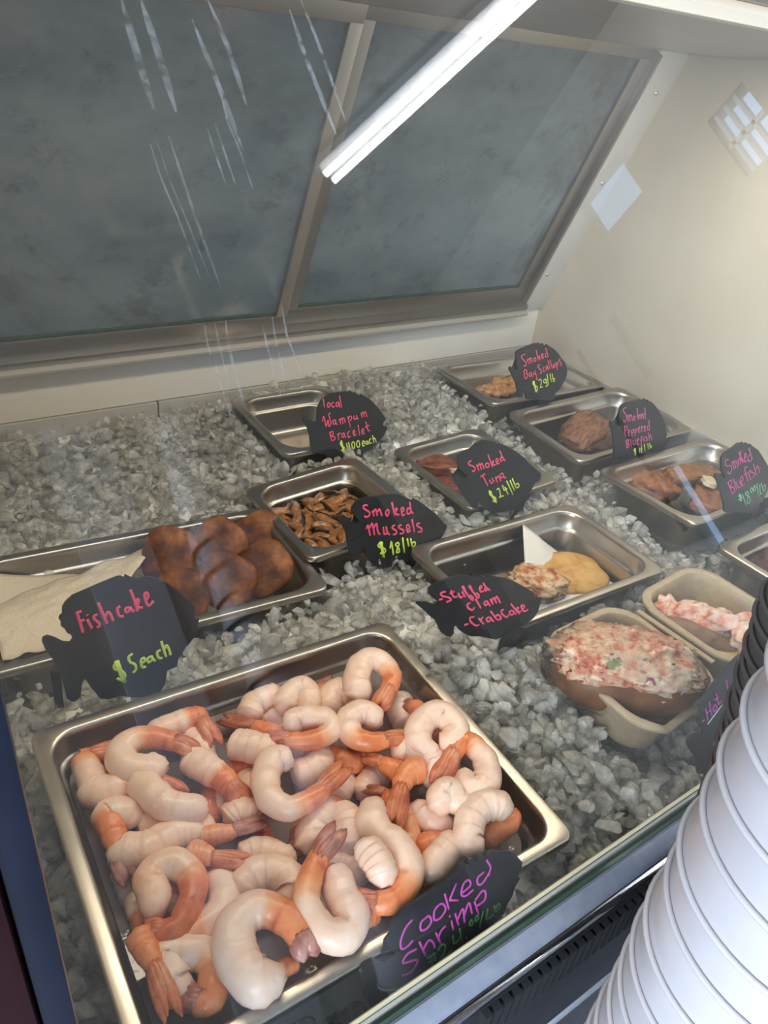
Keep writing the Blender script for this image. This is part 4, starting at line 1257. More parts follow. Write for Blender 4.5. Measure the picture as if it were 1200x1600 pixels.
sheet('liner_paper', [S_(-.40, -.74, -.054), S_(.82, -.74, -.040), S_(.72, .34, -.050), S_(.30, .88, -.008)],
      lambda u, v_: 0.003 * nz(u, v_, 3, 2) + 0.012 * max(0, v_ - .7) * (1 - u), M['liner'], 'white liner paper standing up a wall of the clam pan', 'paper')
zs = -0.0123 - 0.054
lump('crab_cake', atz(886, 897, zs + 0.012), (0.051, 0.040, 0.0100), M['crabcake'], 'flat golden crab cake on white paper', 'crab cake', rot=(0.05, 0.03, -0.25), amp=0.10, freq=2, seed=22, e=0.75, fine=0.02)
cl = empty('stuffed_clam')
place(cl, atz(838, 916, zs + 0.016), rot=(0.15, 0.05, -0.55))
tag(cl, 'stuffed clam with browned topping beside the crab cake', 'clam')
link('shell', lump_mesh('shell', (0.038, 0.027, 0.016), M['shell'], amp=0.06, freq=2, seed=24), cl)
s_ = link('stuffing', lump_mesh('stuffing', (0.035, 0.024, 0.015), M['stuffing'], amp=0.25, freq=3, seed=25, fine=0.2, nu=56, nv=36), cl)
s_.location = (-0.001, -0.001, 0.0085)

# ================================================================== fibre clamshell with lobster rolls
M['fibre'] = noisy('moulded_fibre', [(0.3, (0.46, 0.355, 0.225)), (0.7, (0.56, 0.445, 0.30))], 120, 0.75, 0.25, 0.001)
tr_ = empty('takeout_container', (0.690, -0.034, -0.055))
tag(tr_, 'open tan fibre clamshell box with a lobster roll in each half', 'takeout box')


def tray(cx, cy, w_, h_, yaw, rim_z, dip):
    def L(ins, z, r, wave=0.0):
        out = rrect(w_ - 2 * ins, h_ - 2 * ins, max(.006, r), z, 10)
        for q in out:
            # the rim dips where the lid tabs are
            q.z += wave * dip * (-0.010 * math.exp(-((q.x + 0.022) / 0.016) ** 2) * (1 if q.y < 0 else 0) - 0.006 * max(0, -q.y / (h_ / 2)) ** 2)
        return out
    loops = [L(.0130, -.046, .024), L(.0100, -.042, .027), L(.0070, -.012, .031, .7), L(.0005, -.0035, .034, 1), L(0, -.0010, .034, 1), L(.001, .0004, .034, 1), L(.0068, .0006, .032, 1), L(.0082, -.0006, .031, 1), L(.0095, -.012, .029, .7),
             L(.0118, -.040, .024), L(.0150, -.0443, .021), L(.024, -.0450, .016)]
    v, f = loft(loops)
    n_ = len(loops[0])
    f.append(tuple(range(n_))[::-1])
    o = mesh('tray', v, f, M['fibre'], tr_, sharp=60)
    o.location = Vector((cx, cy, rim_z)) - tr_.location
    o.rotation_euler = (R(1.5), R(2.0), R(yaw))
    return o


tray(0.611, -0.036, 0.131, 0.138, 3.0, 0.0, 1.0)
tray(0.757, -0.026, 0.136, 0.126, 5.0, 0.0, 0.4)
o = box('hinge', -0.003, 0.003, -0.045, 0.045, -0.0035, -0.0015, M['fibre'], tr_)
o.location = Vector((0.683, -0.030, 0.0005)) - tr_.location
o.rotation_euler = (0, 0, R(4))

M['bun'] = noisy('toasted_bun', [(0.3, (0.15, 0.055, 0.018)), (0.6, (0.26, 0.105, 0.035)), (0.8, (0.36, 0.17, 0.07))], 40, 0.5, 0.15)
M['bun_brown'] = noisy('brown_bun', [(0.3, (0.20, 0.11, 0.065)), (0.7, (0.32, 0.19, 0.115))], 90, 0.6, 0.3)
M['salad'] = noisy('lobster_salad', [(0.30, (0.52, 0.09, 0.045)), (0.41, (0.76, 0.32, 0.19)), (0.50, (0.84, 0.54, 0.36)), (0.62, (0.88, 0.69, 0.52)), (0.74, (0.78, 0.42, 0.28))], 62, 0.25, 0.9, 0.004, detail=3,
                   second=[(52, 0.615, (0.30, 0.34, 0.14)), (95, 0.64, (0.58, 0.07, 0.05)), (70, 0.65, (0.34, 0.09, 0.13))])
M['lobster'] = noisy('lobster_meat', [(0.32, (0.62, 0.14, 0.085)), (0.45, (0.82, 0.44, 0.32)), (0.60, (0.88, 0.70, 0.58)), (0.8, (0.90, 0.78, 0.68))], 55, 0.3, 0.6, 0.003, detail=3)


def film_mat():
    m, nt, b, out = nodes('plastic_film')
    nt.nodes.remove(b)
    tr = nt.nodes.new('ShaderNodeBsdfTransparent')
    tr.inputs[0].default_value = (0.97, 0.96, 0.95, 1)
    gl = nt.nodes.new('ShaderNodeBsdfGlossy')
    gl.inputs['Roughness'].default_value = 0.07
    n = noise_node(nt, 55, 5, 0.65, stretch=(1, 2.2, 1))
    bp = nt.nodes.new('ShaderNodeBump')
    bp.inputs['Strength'].default_value = 1.0
    bp.inputs['Distance'].default_value = 0.006
    nt.links.new(n.outputs[0], bp.inputs['Height'])
    nt.links.new(bp.outputs[0], gl.inputs['Normal'])
    lw = nt.nodes.new('ShaderNodeLayerWeight')
    lw.inputs[0].default_value = 0.10
    nt.links.new(bp.outputs[0], lw.inputs['Normal'])
    ms = nt.nodes.new('ShaderNodeMixShader')
    nt.links.new(lw.outputs['Fresnel'], ms.inputs[0])
    nt.links.new(tr.outputs[0], ms.inputs[1])
    nt.links.new(gl.outputs[0], ms.inputs[2])
    nt.links.new(ms.outputs[0], out.inputs[0])
    return m


M['film'] = film_mat()
rl = empty('lobster_roll')
place(rl, Vector((0.598, -0.040, -0.012)), rot=(-0.12, 0.04, R(-38)))
tag(rl, 'film-wrapped roll piled with pink lobster salad in the front tray', 'lobster roll')
link('bun', lump_mesh('bun', (0.072, 0.043, 0.028), M['bun'], amp=0.05, freq=1.6, seed=31, e=0.85), rl)
s_ = link('lobster_salad', lump_mesh('lobster_salad', (0.070, 0.0425, 0.027), M['salad'], amp=0.14, freq=3.4, seed=32, fine=0.16, nu=80, nv=48, e=0.9), rl)
s_.location = (-0.001, 0.002, 0.016)
s_ = link('plastic_film', lump_mesh('plastic_film', (0.078, 0.048, 0.041), M['film'], amp=0.08, freq=3, seed=33, fine=0.05, nu=64, nv=40, e=0.88), rl)
s_.location = (-0.001, 0.002, 0.005)

r2 = empty('lobster_roll')
place(r2, Vector((0.7215, -0.036, -0.018)), rot=(0.0, 0.1, R(-62)))
tag(r2, 'brown roll in the rear tray, lobster meat lying beside it', 'lobster roll')
link('bun', lump_mesh('bun', (0.042, 0.0145, 0.016), M['bun_brown'], amp=0.08, freq=1.8, seed=34), r2)
for k, (px, py, z, ax_, rz, lab) in enumerate((
        (1040, 950, -0.004, (0.017, 0.012, 0.012), 0.3, 'knuckle of lobster meat nearest the back of the rear tray'),
        (1075, 958, 0.000, (0.027, 0.014, 0.013), -0.4, 'large pink and white lobster chunk on top in the rear tray'),
        (1097, 985, -0.006, (0.026, 0.013, 0.012), -0.7, 'lobster claw meat lying against the brown roll'),
        (1120, 972, 0.004, (0.024, 0.015, 0.013), -0.5, 'red-flecked lobster chunk in the middle of the rear tray'),
        (1152, 974, 0.002, (0.024, 0.010, 0.011), -0.35, 'long red lobster leg meat at the back of the rear tray'),
        (1168, 996, 0.002, (0.022, 0.016, 0.013), 0.2, 'pale lobster chunk beside the plastic bag in the rear tray'))):
    lump('lobster_meat', atz(px, py, z - 0.008), ax_, M['lobster'], lab, 'lobster meat', rot=(0.1 * k, -0.1, rz), group='lobster meat in the rear tray', amp=0.35, freq=2.2, seed=40 + k, fine=0.10, nu=40, nv=26)
M['butter'] = plain('yellow_butter', (0.72, 0.56, 0.16), 0.3, var=0.15, scale=40)
bc = empty('butter_cup')
place(bc, atz(1132, 1026, -0.024))
tag(bc, 'small film-covered cup of yellow butter in the rear tray', 'sauce cup')
v, f = [], []
tube_geo(v, f, [Vector((0, 0, -0.014)), Vector((0, 0, 0.010))], [0.016, 0.020], 28)
mesh('cup', v, f, M['butter'], bc, sharp=50)
s_ = link('plastic_film', lump_mesh('plastic_film', (0.024, 0.022, 0.012), M['film'], amp=0.3, freq=3, seed=47, fine=0.08), bc)
s_.location = (0.002, 0.002, 0.011)

# ================================================================== fish-shaped chalkboard signs
M['board'] = noisy('chalkboard_black', [(0.3, (0.016, 0.017, 0.019)), (0.7, (0.026, 0.027, 0.029))], 50, 0.42, 0.03)
M['pink'] = plain('pink_chalk_marker', (0.95, 0.10, 0.20), 0.6)
M['lime'] = plain('lime_chalk_marker', (0.66, 0.86, 0.10), 0.6)
M['magenta'] = plain('magenta_chalk_marker', (0.52, 0.06, 0.36), 0.6)
M['rose'] = plain('rose_chalk_marker', (0.78, 0.13, 0.32), 0.6)
M['mint'] = plain('mint_chalk_marker', (0.25, 0.60, 0.28), 0.6)
M['green'] = plain('green_chalk_marker', (0.045, 0.20, 0.06), 0.6)
M['white_ink'] = plain('white_chalk_marker', (0.70, 0.80, 0.74), 0.6)


def sign(label, zone, y0, lean, outline, pen, pen_mat, pen_w, price=(), price_mat=None, stand=None, yaw=0.0, extra=(), extra_mat=None):
    """zone: (x, y, scale) of the zoomed tracing; the board stands in the plane y = y0 + z*tan(lean)"""
    zx, zy, zs = zone
    a = R(lean)
    n = Vector((0, -math.cos(a), math.sin(a)))
    if yaw: n = Matrix.Rotation(R(yaw), 3, 'Z') @ n
    ax_ = atz(zx + outline[0][0] / zs, zy + outline[0][1] / zs, 0).x
    p0 = Vector((ax_, y0, 0))
    W = lambda q, off=0.0: atplane(zx + q[0] / zs, zy + q[1] / zs, p0, n) + n * off
    th = 0.0028
    pts = [W(q) for q in outline]
    org = sum(pts, Vector()) / len(pts)
    org.z = min(p.z for p in pts)
    bm = bmesh.new()
    fr = [bm.verts.new(p - org) for p in pts]
    bk = [bm.verts.new(p - n * th - org) for p in pts]
    N = len(pts)
    f1 = bm.faces.new(fr)
    f2 = bm.faces.new(bk[::-1])
    for i in range(N): bm.faces.new((fr[i], bk[i], bk[(i + 1) % N], fr[(i + 1) % N]))
    bmesh.ops.triangulate(bm, faces=[f1, f2])
    o = bm_obj('fish_sign', bm, M['board'], sharp=40)
    o.location = org
    tag(o, label, 'sign', 'fish-shaped chalkboard signs')

    def letters(name, strokes, mat, w_):
        if not strokes: return
        v, f = [], []
        for st in strokes:
            q = [W(s) - org for s in st]
            ln = sum((b - c).length for b, c in zip(q, q[1:]))
            c = catmull(q, max(5, int(ln / 0.0009)) if len(q) > 2 else 4)
            c = [p + n * 0.0003 for p in c]
            tube_geo(v, f, c, w_, 8, n, 0.35)
            # round ends
        mesh(name, v, f, mat, o)
    letters('lettering', pen, pen_mat, pen_w)
    letters('price_lettering', price, price_mat, pen_w)
    letters('underline', extra, extra_mat, pen_w * .7)
    if stand:
        # prop behind the board, slanting down into the ice
        x0, x1, zt = stand
        p = atplane(zx + x0 / zs, zy + zt / zs, p0, n)
        q = atplane(zx + x1 / zs, zy + zt / zs, p0, n)
        top = [p - n * (th + .0005), q - n * (th + .0005)]
        back = Vector((0, 1, 0)) if True else n
        dn = Vector((0.0, 0.010, -0.050))
        bm = bmesh.new()
        lo = [top[0] + dn, top[1] + dn]
        t_ = Vector((0, 0.0022, 0))
        add_hex(bm, [lo[0] - org, lo[1] - org, lo[1] + t_ - org, lo[0] + t_ - org, top[0] - org, top[1] - org, top[1] + t_ - org, top[0] + t_ - org])
        bm_obj('prop_leg', bm, M['board'], o)
    return o


sign('dark fish-shaped sign reading Fish cake $5 each', (60, 880, 4.615), 0.160, 12,
     [(570,100),(600,97),(622,108),(630,85),(660,100),(690,112),(730,118),(790,97),(850,110),(940,150),(1020,215),(1090,275),(1125,310),(1130,400),(1160,400),(1150,450),(1120,540),(1060,610),(1010,690),(1000,745),(930,775),(915,870),(880,930),(760,970),(660,965),(580,955),(560,968),(500,982),(440,975),(410,930),(380,900),(345,840),(330,838),(312,880),(305,960),(270,995),(240,1000),(205,970),(190,900),(165,800),(130,750),(100,690),(50,620),(28,570),(35,540),(70,525),(120,540),(180,570),(230,575),(248,550),(240,520),(205,500),(190,475),(165,455),(165,425),(150,405),(155,385),(175,370),(175,320),(200,280),(250,235),(400,170),(520,120)],
     [[(275,350),(298,425),(320,500)],[(268,362),(290,352),(310,345)],[(290,430),(330,405)],[(350,405),(368,440),(385,470)],[(349,370),(353,376)],[(425,370),(400,380),(402,402),(435,430),(440,452),(418,462)],
      [(430,285),(462,360),(495,435)],[(478,392),(500,352),(520,372),(538,415)],[(590,310),(568,328),(578,375),(598,385),(615,378)],[(655,315),(628,328),(630,352),(650,348),(664,322)],[(660,315),(672,335),(690,348)],
      [(660,190),(690,265),(715,345)],[(692,300),(712,258),(722,275),(708,305)],[(708,305),(730,320),(752,318)],[(768,275),(790,240),(780,212),(764,222),(770,265),(790,305),(810,295),(828,270)]], M['pink'], 0.00120,
     [[(575,708),(545,735),(552,765),(602,778),(625,812),(600,842),(565,830)],[(553,705),(610,860)],[(570,700),(628,862)],[(680,652),(650,675),(660,712),(695,730),(702,765),(680,790)],
      [(738,722),(768,705),(758,682),(738,700),(748,748),(775,745)],[(812,668),(785,690),(795,715),(820,695),(815,670)],[(812,668),(825,690),(842,706)],[(880,625),(855,642),(865,680),(892,685)],[(885,562),(902,620),(920,675)],[(906,625),(922,592),(940,620),(952,662)]], M['lime'], stand=(95, 165, 800))

sign('black fish sign reading local Wampum Bracelet $400 each', (465, 600, 8.0), 0.448, 14,
     [(390,130),(440,115),(500,105),(560,95),(580,100),(595,88),(635,102),(655,80),(690,110),(710,125),(712,100),(770,145),(785,150),(795,125),(850,160),(920,205),(1000,290),(1060,370),(1095,420),(1100,440),(1075,480),(1070,510),(1085,525),(1120,525),(1115,575),(1080,640),(1020,720),(930,790),(820,880),(760,930),(640,960),(580,960),(500,960),(420,935),(380,910),(340,880),(270,870),(190,860),(165,760),(155,650),(130,560),(90,490),(60,400),(75,385),(130,430),(200,470),(240,460),(250,300),(300,200)],
     [[(318,182),(335,298)],[(380,235),(370,262),(380,290),(400,280),(404,245),(380,235)],[(448,225),(425,250),(435,288),(462,280)],[(508,225),(480,240),(485,280),(508,268),(512,228)],[(512,228),(528,300)],[(520,145),(548,295)],
      [(310,470),(320,408),(335,430),(355,530),(380,450),(392,530),(415,490),(398,420),(388,382),(410,362)],[(465,445),(440,462),(450,505),(470,490),(470,448)],[(470,448),(480,490),(497,512)],[(515,435),(540,505)],[(530,462),(547,428),(567,498)],[(556,452),(574,422),(597,485)],
      [(625,405),(660,542)],[(635,425),(660,400),(676,430),(655,458)],[(700,395),(710,440),(740,430)],[(735,385),(742,420),(757,440)],[(790,360),(805,420)],[(800,378),(820,350),(832,410)],[(825,372),(845,345),(865,412)],
      [(400,600),(425,715)],[(400,605),(440,595),(438,632),(422,650),(462,662),(465,690),(425,712)],[(500,620),(515,700)],[(505,645),(520,618),(538,612)],[(578,610),(550,632),(560,665),(580,650),(580,612)],[(580,615),(588,648),(602,672)],[(652,590),(625,612),(635,665),(662,655)],
      [(690,622),(715,602),(705,577),(690,600),(705,645),(732,625)],[(755,512),(775,645)],[(800,602),(825,585),(815,560),(800,580),(810,625),(837,610)],[(850,470),(868,550),(885,585),(902,578)],[(840,542),(890,515)]], M['pink'], 0.00085,
     [[(555,712),(532,735),(545,772),(580,792),(570,840),(545,825)],[(540,708),(572,858)],[(548,706),(580,855)],[(610,740),(622,790),(652,772)],[(635,725),(655,832)],[(690,720),(675,752),(690,800),(710,795),(710,740),(690,720)],[(752,705),(735,742),(748,787),(772,780),(770,725),(752,705)],
      [(808,752),(835,732),(820,710),(808,735),(815,775),(837,765)],[(870,710),(850,725),(858,755),(875,742),(872,712)],[(873,712),(887,757)],[(917,680),(895,702),(905,740),(927,735)],[(935,642),(955,742)],[(945,702),(960,675),(985,732)]], M['lime'])

sign('grey-black fish sign reading Smoked Mussels $18/lb', (525, 765, 6.667), 0.229, 10,
     [(240,105),(300,85),(400,75),(500,55),(600,50),(660,50),(720,80),(800,115),(815,95),(880,130),(960,190),(1040,255),(1100,320),(1155,375),(1155,400),(1135,440),(1120,475),(1070,540),(960,640),(840,700),(760,740),(700,770),(600,800),(520,820),(440,805),(370,770),(320,690),(300,640),(285,615),(265,615),(250,660),(240,710),(200,725),(165,720),(140,640),(120,540),(110,460),(70,370),(20,300),(25,280),(90,270),(130,300),(180,340),(225,355),(240,335),(230,310),(200,280),(165,230),(170,190),(200,150),(215,120)],
     [[(328,165),(290,165),(285,192),(315,215),(345,235),(348,265),(320,287),(292,275)],[(378,220),(395,280)],[(388,238),(410,205),(430,272)],[(430,238),(450,205),(477,272)],[(530,210),(515,240),(530,275),(548,250),(545,215),(530,210)],[(580,132),(610,272)],[(604,222),(625,195),(635,210),(612,238)],[(612,238),(632,258),(658,262)],
      [(680,238),(705,215),(695,187),(678,200),(690,268),(717,255)],[(772,205),(745,195),(740,245),(765,250),(780,215)],[(765,128),(780,220),(802,250)],[(315,410),(330,372),(342,420),(355,480)],[(350,402),(375,355),(400,472)],[(395,397),(420,355),(435,440),(458,467)],[(490,390),(502,462),(532,455)],[(520,385),(535,450),(558,470)],
      [(612,370),(585,385),(592,407),(625,430),(625,460),(593,467)],[(682,370),(650,380),(657,402),(700,425),(695,457),(663,457)],[(735,422),(765,402),(750,367),(733,385),(745,442),(777,425)],[(790,308),(815,447)],[(872,350),(840,360),(852,387),(885,402),(890,435),(853,442)]], M['pink'], 0.00112,
     [[(488,555),(440,570),(447,597),(505,617),(510,650),(458,665)],[(455,543),(490,700)],[(470,543),(503,707)],[(563,612),(575,543),(597,677)],[(640,550),(620,572),(655,620),(655,650),(630,652),(636,620),(655,572),(640,550)],[(692,498),(712,657)],[(740,508),(757,592)],[(775,508),(795,600)],[(788,560),(815,545),(825,575),(798,598)]], M['lime'], stand=(700, 860, 735))

sign('black fish sign reading Smoked Tuna $24/lb', (705, 685, 8.571), 0.244, 12,
     [(440,20),(560,40),(640,90),(660,70),(760,110),(870,175),(970,250),(1060,350),(1100,380),(1190,460),(1200,480),(1180,560),(1125,590),(1095,650),(1080,690),(1030,740),(1020,800),(945,800),(950,900),(975,985),(930,960),(880,960),(760,970),(700,990),(560,1000),(480,960),(400,880),(370,850),(355,930),(300,940),(270,900),(190,800),(160,740),(80,640),(20,520),(30,500),(100,490),(170,530),(215,520),(215,495),(160,450),(110,400),(95,300),(100,220),(150,180),(260,140),(330,70)],
     [[(268,298),(230,320),(240,355),(295,375),(320,410),(300,442),(278,430)],[(338,350),(370,432)],[(360,372),(377,340),(402,417)],[(390,362),(407,335),(440,407)],[(475,330),(455,352),(470,385),(500,380),(503,345),(475,330)],[(490,218),(520,300),(552,382)],[(538,340),(558,302),(566,318),(548,348)],[(548,348),(570,358),(592,350)],
      [(605,317),(630,297),(610,272),(595,292),(615,342),(647,325)],[(677,255),(655,262),(665,302),(695,290)],[(648,165),(685,250),(722,302)],[(388,516),(452,474)],[(417,498),(450,560),(487,632)],[(510,555),(535,602),(557,580)],[(545,530),(557,560),(577,577)],[(590,518),(617,592)],[(605,542),(627,505),(662,572)],[(690,470),(664,472),(654,498),(668,528),(692,520),(702,500)],[(684,462),(702,505),(718,528),(734,530)]], M['pink'], 0.00090,
     [[(542,718),(508,732),(530,765),(590,795),(595,840),(553,842)],[(503,700),(545,780),(598,860)],[(515,702),(560,785),(606,858)],[(608,692),(627,668),(647,702),(660,790)],[(640,790),(668,775),(702,770)],[(685,628),(708,692),(747,670)],[(715,650),(762,752)],[(740,568),(827,757)],[(785,562),(845,697)],[(815,535),(868,665)],[(862,612),(895,605),(905,645),(870,665)]], M['lime'], stand=(920, 975, 930))

sign('black fish sign reading Smoked Bay Scallops $29/lb', (795, 530, 12.0), 0.440, 12,
     [(145,230),(200,190),(300,150),(400,110),(500,70),(530,90),(565,65),(620,110),(625,75),(690,130),(710,95),(800,150),(880,210),(940,280),(1000,370),(1060,440),(1080,520),(1100,580),(1085,680),(1050,770),(1000,860),(940,950),(870,1030),(855,1130),(760,1150),(640,1140),(560,1130),(500,1130),(430,1130),(370,1130),(330,1110),(310,1020),(290,940),(275,1000),(260,1090),(200,1100),(160,1080),(165,950),(130,800),(70,680),(10,560),(20,510),(80,530),(130,570),(170,560),(160,480),(140,360),(130,280)],
     [[(302,278),(240,312),(240,352),(310,430),(320,490),(272,502)],[(338,380),(375,467)],[(358,395),(380,360),(402,452)],[(388,385),(412,350),(437,442)],[(480,350),(465,387),(485,417),(505,390),(500,355),(480,350)],[(510,205),(552,402)],[(545,345),(570,312),(578,332),(560,360)],[(560,360),(582,372),(602,365)],[(620,332),(640,302),(625,272),(610,302),(630,357),(657,345)],[(702,260),(680,282),(690,332),(720,320)],[(688,168),(737,337)],
      [(280,600),(300,742)],[(275,602),(310,570),(338,600),(318,640)],[(318,640),(348,655),(352,700),(325,732),(300,740)],[(402,620),(380,652),(395,702),(420,670),(415,622)],[(418,642),(447,712)],[(453,610),(470,662),(500,640)],[(488,590),(532,752),(508,742)],[(582,468),(540,502),(560,542),(600,582),(610,632),(578,642)],[(662,520),(640,552),(650,602),(682,590)],[(712,490),(695,522),(705,572),(725,550),(722,502)],[(722,512),(747,577)],
      [(730,398),(772,562)],[(770,388),(812,552)],[(840,470),(825,502),(845,540),(860,512),(855,477),(840,470)],[(878,438),(912,582)],[(890,452),(915,440),(920,482),(900,502)],[(957,368),(935,402),(965,432),(985,480),(963,502)]], M['pink'], 0.00085,
     [[(482,788),(448,812),(465,862),(530,892),(530,962),(488,982)],[(450,785),(510,1000)],[(466,783),(526,1000)],[(558,782),(582,750),(607,782),(590,912)],[(585,908),(637,893)],[(692,740),(650,772),(665,822),(695,800),(690,747)],[(692,745),(717,872),(688,882)],[(715,652),(742,872)],[(768,648),(797,807)],[(808,645),(832,792)],[(830,732),(857,740),(850,787),(830,795)]], M['lime'], stand=(640, 820, 1100))

sign('black fish sign reading Smoked Peppered Bluefish', (945, 615, 11.43), 0.266, 8,
     [(290,230),(330,190),(420,150),(540,125),(640,100),(700,120),(710,95),(770,160),(770,115),(840,180),(835,150),(900,215),(970,310),(1010,390),(1050,470),(1080,560),(1095,640),(1110,740),(1080,830),(1020,920),(900,1010),(700,1090),(500,1160),(300,1180),(165,1160),(170,1000),(160,900),(160,780),(130,660),(100,540),(110,490),(170,510),(230,570),(275,570),(250,500),(245,400),(265,300)],
     [[(382,248),(330,272),(330,312),(375,380),(385,460),(345,502),(328,472)],[(403,388),(420,512)],[(413,415),(435,380),(450,492)],[(448,412),(470,375),(492,492)],[(520,400),(505,442),(525,477),(540,440),(535,407),(520,400)],[(573,258),(587,467)],[(584,425),(608,372),(618,395),(598,425)],[(598,425),(615,447),(632,445)],[(638,412),(665,392),(650,362),(637,390),(650,447),(677,430)],[(707,360),(680,382),(690,432),(715,420)],[(712,248),(727,462)],
      [(348,580),(362,772)],[(350,592),(390,590),(395,632),(360,662)],[(413,702),(440,682),(430,642),(412,672),(425,757),(447,735)],[(473,650),(487,792)],[(478,655),(510,640),(510,682),(485,702)],[(533,640),(542,767)],[(540,645),(570,630),(570,672),(545,692)],[(598,642),(622,622),(612,592),(597,622),(610,692),(634,675)],[(648,578),(662,682)],[(655,612),(687,573)],[(698,622),(722,607),(712,577),(698,602),(710,667),(734,650)],[(777,570),(755,592),(765,647),(787,630)],[(785,468),(797,662)],
      [(378,830),(392,982)],[(380,842),(420,822),(415,872),(395,890)],[(395,890),(430,912),(420,952),(390,972)],[(458,812),(472,947)],[(498,828),(510,902),(540,890)],[(540,820),(552,907)],[(573,852),(600,832),(590,802),(575,832),(585,912),(609,895)],[(667,768),(645,782),(650,942),(667,920)],[(638,842),(677,818)],[(688,778),(702,857)],[(747,758),(725,777),(755,802),(755,832),(728,837)],[(778,698),(792,842)],[(790,782),(815,735),(837,827)]], M['rose'], 0.00080,
     [[(548,978),(515,1012),(550,1042),(540,1092)],[(535,975),(535,1102)],[(545,975),(547,1100)],[(613,968),(620,1062)],[(650,960),(640,1002),(660,1050),(643,1050),(660,1002),(650,960)],[(703,903),(717,1032)],[(763,888),(777,1002)],[(798,883),(812,982)],[(810,952),(830,932),(825,972)]], M['lime'])

sign('black fish sign reading Smoked Bluefish $18.00/Lb, at the right edge', (1110, 680, 11.85), 0.072, 10,
     [(215,410),(260,340),(400,250),(480,180),(540,140),(580,155),(600,130),(650,190),(670,140),(730,205),(740,165),(800,215),(880,270),(950,370),(1010,470),(1060,550),(1100,640),(1110,760),(1090,900),(1040,1060),(1000,1150),(970,1240),(895,1250),(905,1500),(860,1540),(780,1540),(760,1440),(640,1450),(520,1430),(400,1400),(340,1440),(290,1430),(260,1400),(260,1280),(230,1180),(190,1020),(150,900),(100,750),(110,710),(150,710),(210,770),(260,800),(285,770),(260,720),(220,650),(205,520)],
     [[(332,448),(280,462),(270,522),(300,570),(370,562),(390,622),(370,702),(330,702),(318,668)],[(393,488),(442,637)],[(408,515),(430,480),(467,602)],[(448,505),(472,470),(502,592)],[(520,430),(510,492),(530,540),(550,502),(545,442),(520,430)],[(520,308),(592,522)],[(557,288),(548,430)],[(555,402),(622,492)],[(623,422),(660,392),(650,337),(625,362),(640,492),(692,450)],[(732,350),(690,412),(710,482),(750,470),(765,402)],[(705,238),(772,442)],
      [(318,870),(412,1102)],[(320,882),(370,830),(390,892),(350,952)],[(350,952),(430,972),(440,1042),(393,1092)],[(413,798),(492,1027)],[(463,868),(520,972),(552,950)],[(530,850),(582,962)],[(558,862),(600,822),(575,762),(550,822),(590,922),(632,890)],[(682,590),(640,592),(630,642),(692,852)],[(618,742),(692,688)],[(698,698),(747,827)],[(752,638),(715,672),(790,692),(815,740),(778,782)],[(788,528),(852,742)],[(840,642),(860,570),(890,602),(912,692)]], M['rose'], 0.00080,
     [[(562,1098),(513,1122),(575,1152),(518,1192),(577,1202)],[(538,1088),(560,1222)],[(552,1088),(574,1220)],[(588,1098),(657,1302)],[(682,1040),(640,1082),(720,1152),(730,1240),(690,1252),(680,1182),(700,1092),(682,1040)],[(763,1192),(769,1200)],[(750,970),(735,1022),(760,1060),(780,1012),(750,970)],[(805,930),(790,992),(815,1030),(830,972),(805,930)],[(853,898),(887,1137)],[(908,908),(922,1080),(952,1060)],[(933,888),(972,1002)],[(975,942),(1010,922),(1015,1002),(980,1032),(968,992)]], M['mint'])

sign('dark fish sign reading Stuffed Clam, Crab Cake', (645, 885, 5.714), 0.046, 16,
     [(240,140),(330,105),(430,80),(455,78),(480,90),(490,72),(540,92),(520,65),(610,97),(580,70),(660,97),(665,75),(730,90),(830,105),(900,130),(980,175),(1060,220),(1085,240),(1085,270),(1145,280),(1145,310),(1120,400),(1080,460),(1020,510),(960,540),(900,580),(820,620),(740,655),(680,640),(600,625),(520,625),(460,600),(420,570),(400,535),(375,530),(365,560),(365,600),(340,630),(300,620),(260,590),(230,530),(205,480),(150,440),(90,380),(40,340),(50,320),(110,315),(160,330),(220,345),(235,320),(190,290),(150,250),(150,200),(180,170)],
     [[(233,298),(267,288)],[(292,225),(250,237),(260,262),(320,277),(340,300),(298,317)],[(338,212),(362,270),(397,270)],[(328,242),(367,224)],[(403,238),(425,277),(447,265)],[(438,222),(467,272)],[(438,180),(480,242),(530,300),(540,285),(515,262),(492,272)],[(438,180),(452,182),(472,235)],[(498,175),(540,232),(580,280),(592,262),(570,240),(548,250)],[(498,175),(512,177),(530,215)],[(598,202),(615,187),(603,174),(592,197),(610,227),(632,215)],[(657,185),(640,197),(650,217),(672,200)],[(626,148),(655,190),(687,212)],
      [(512,325),(485,337),(495,372),(530,387),(550,365)],[(558,288),(607,372)],[(657,305),(635,322),(650,347),(668,330),(660,307)],[(660,308),(690,352)],[(688,288),(717,337)],[(705,307),(720,280),(747,327)],[(735,297),(747,268),(780,324)],[(458,523),(497,511)],[(547,450),(510,457),(515,492),(560,527),(592,520)],[(588,463),(632,514)],[(605,487),(612,465),(628,452)],[(682,450),(655,467),(670,492),(695,477),(687,452)],[(688,455),(722,492)],[(693,398),(752,477)],[(733,447),(762,430),(787,465),(755,477)],
      [(812,385),(790,392),(795,422),(835,452),(857,430)],[(887,390),(860,407),(880,432),(900,417),(890,392)],[(890,395),(922,430)],[(873,333),(910,378),(952,422)],[(912,388),(935,365),(940,380),(922,398)],[(922,398),(945,404),(965,400)],[(968,382),(995,367),(985,347),(965,352),(985,397),(1010,395),(1027,383)]], M['pink'], 0.00098, stand=(880, 1020, 560))

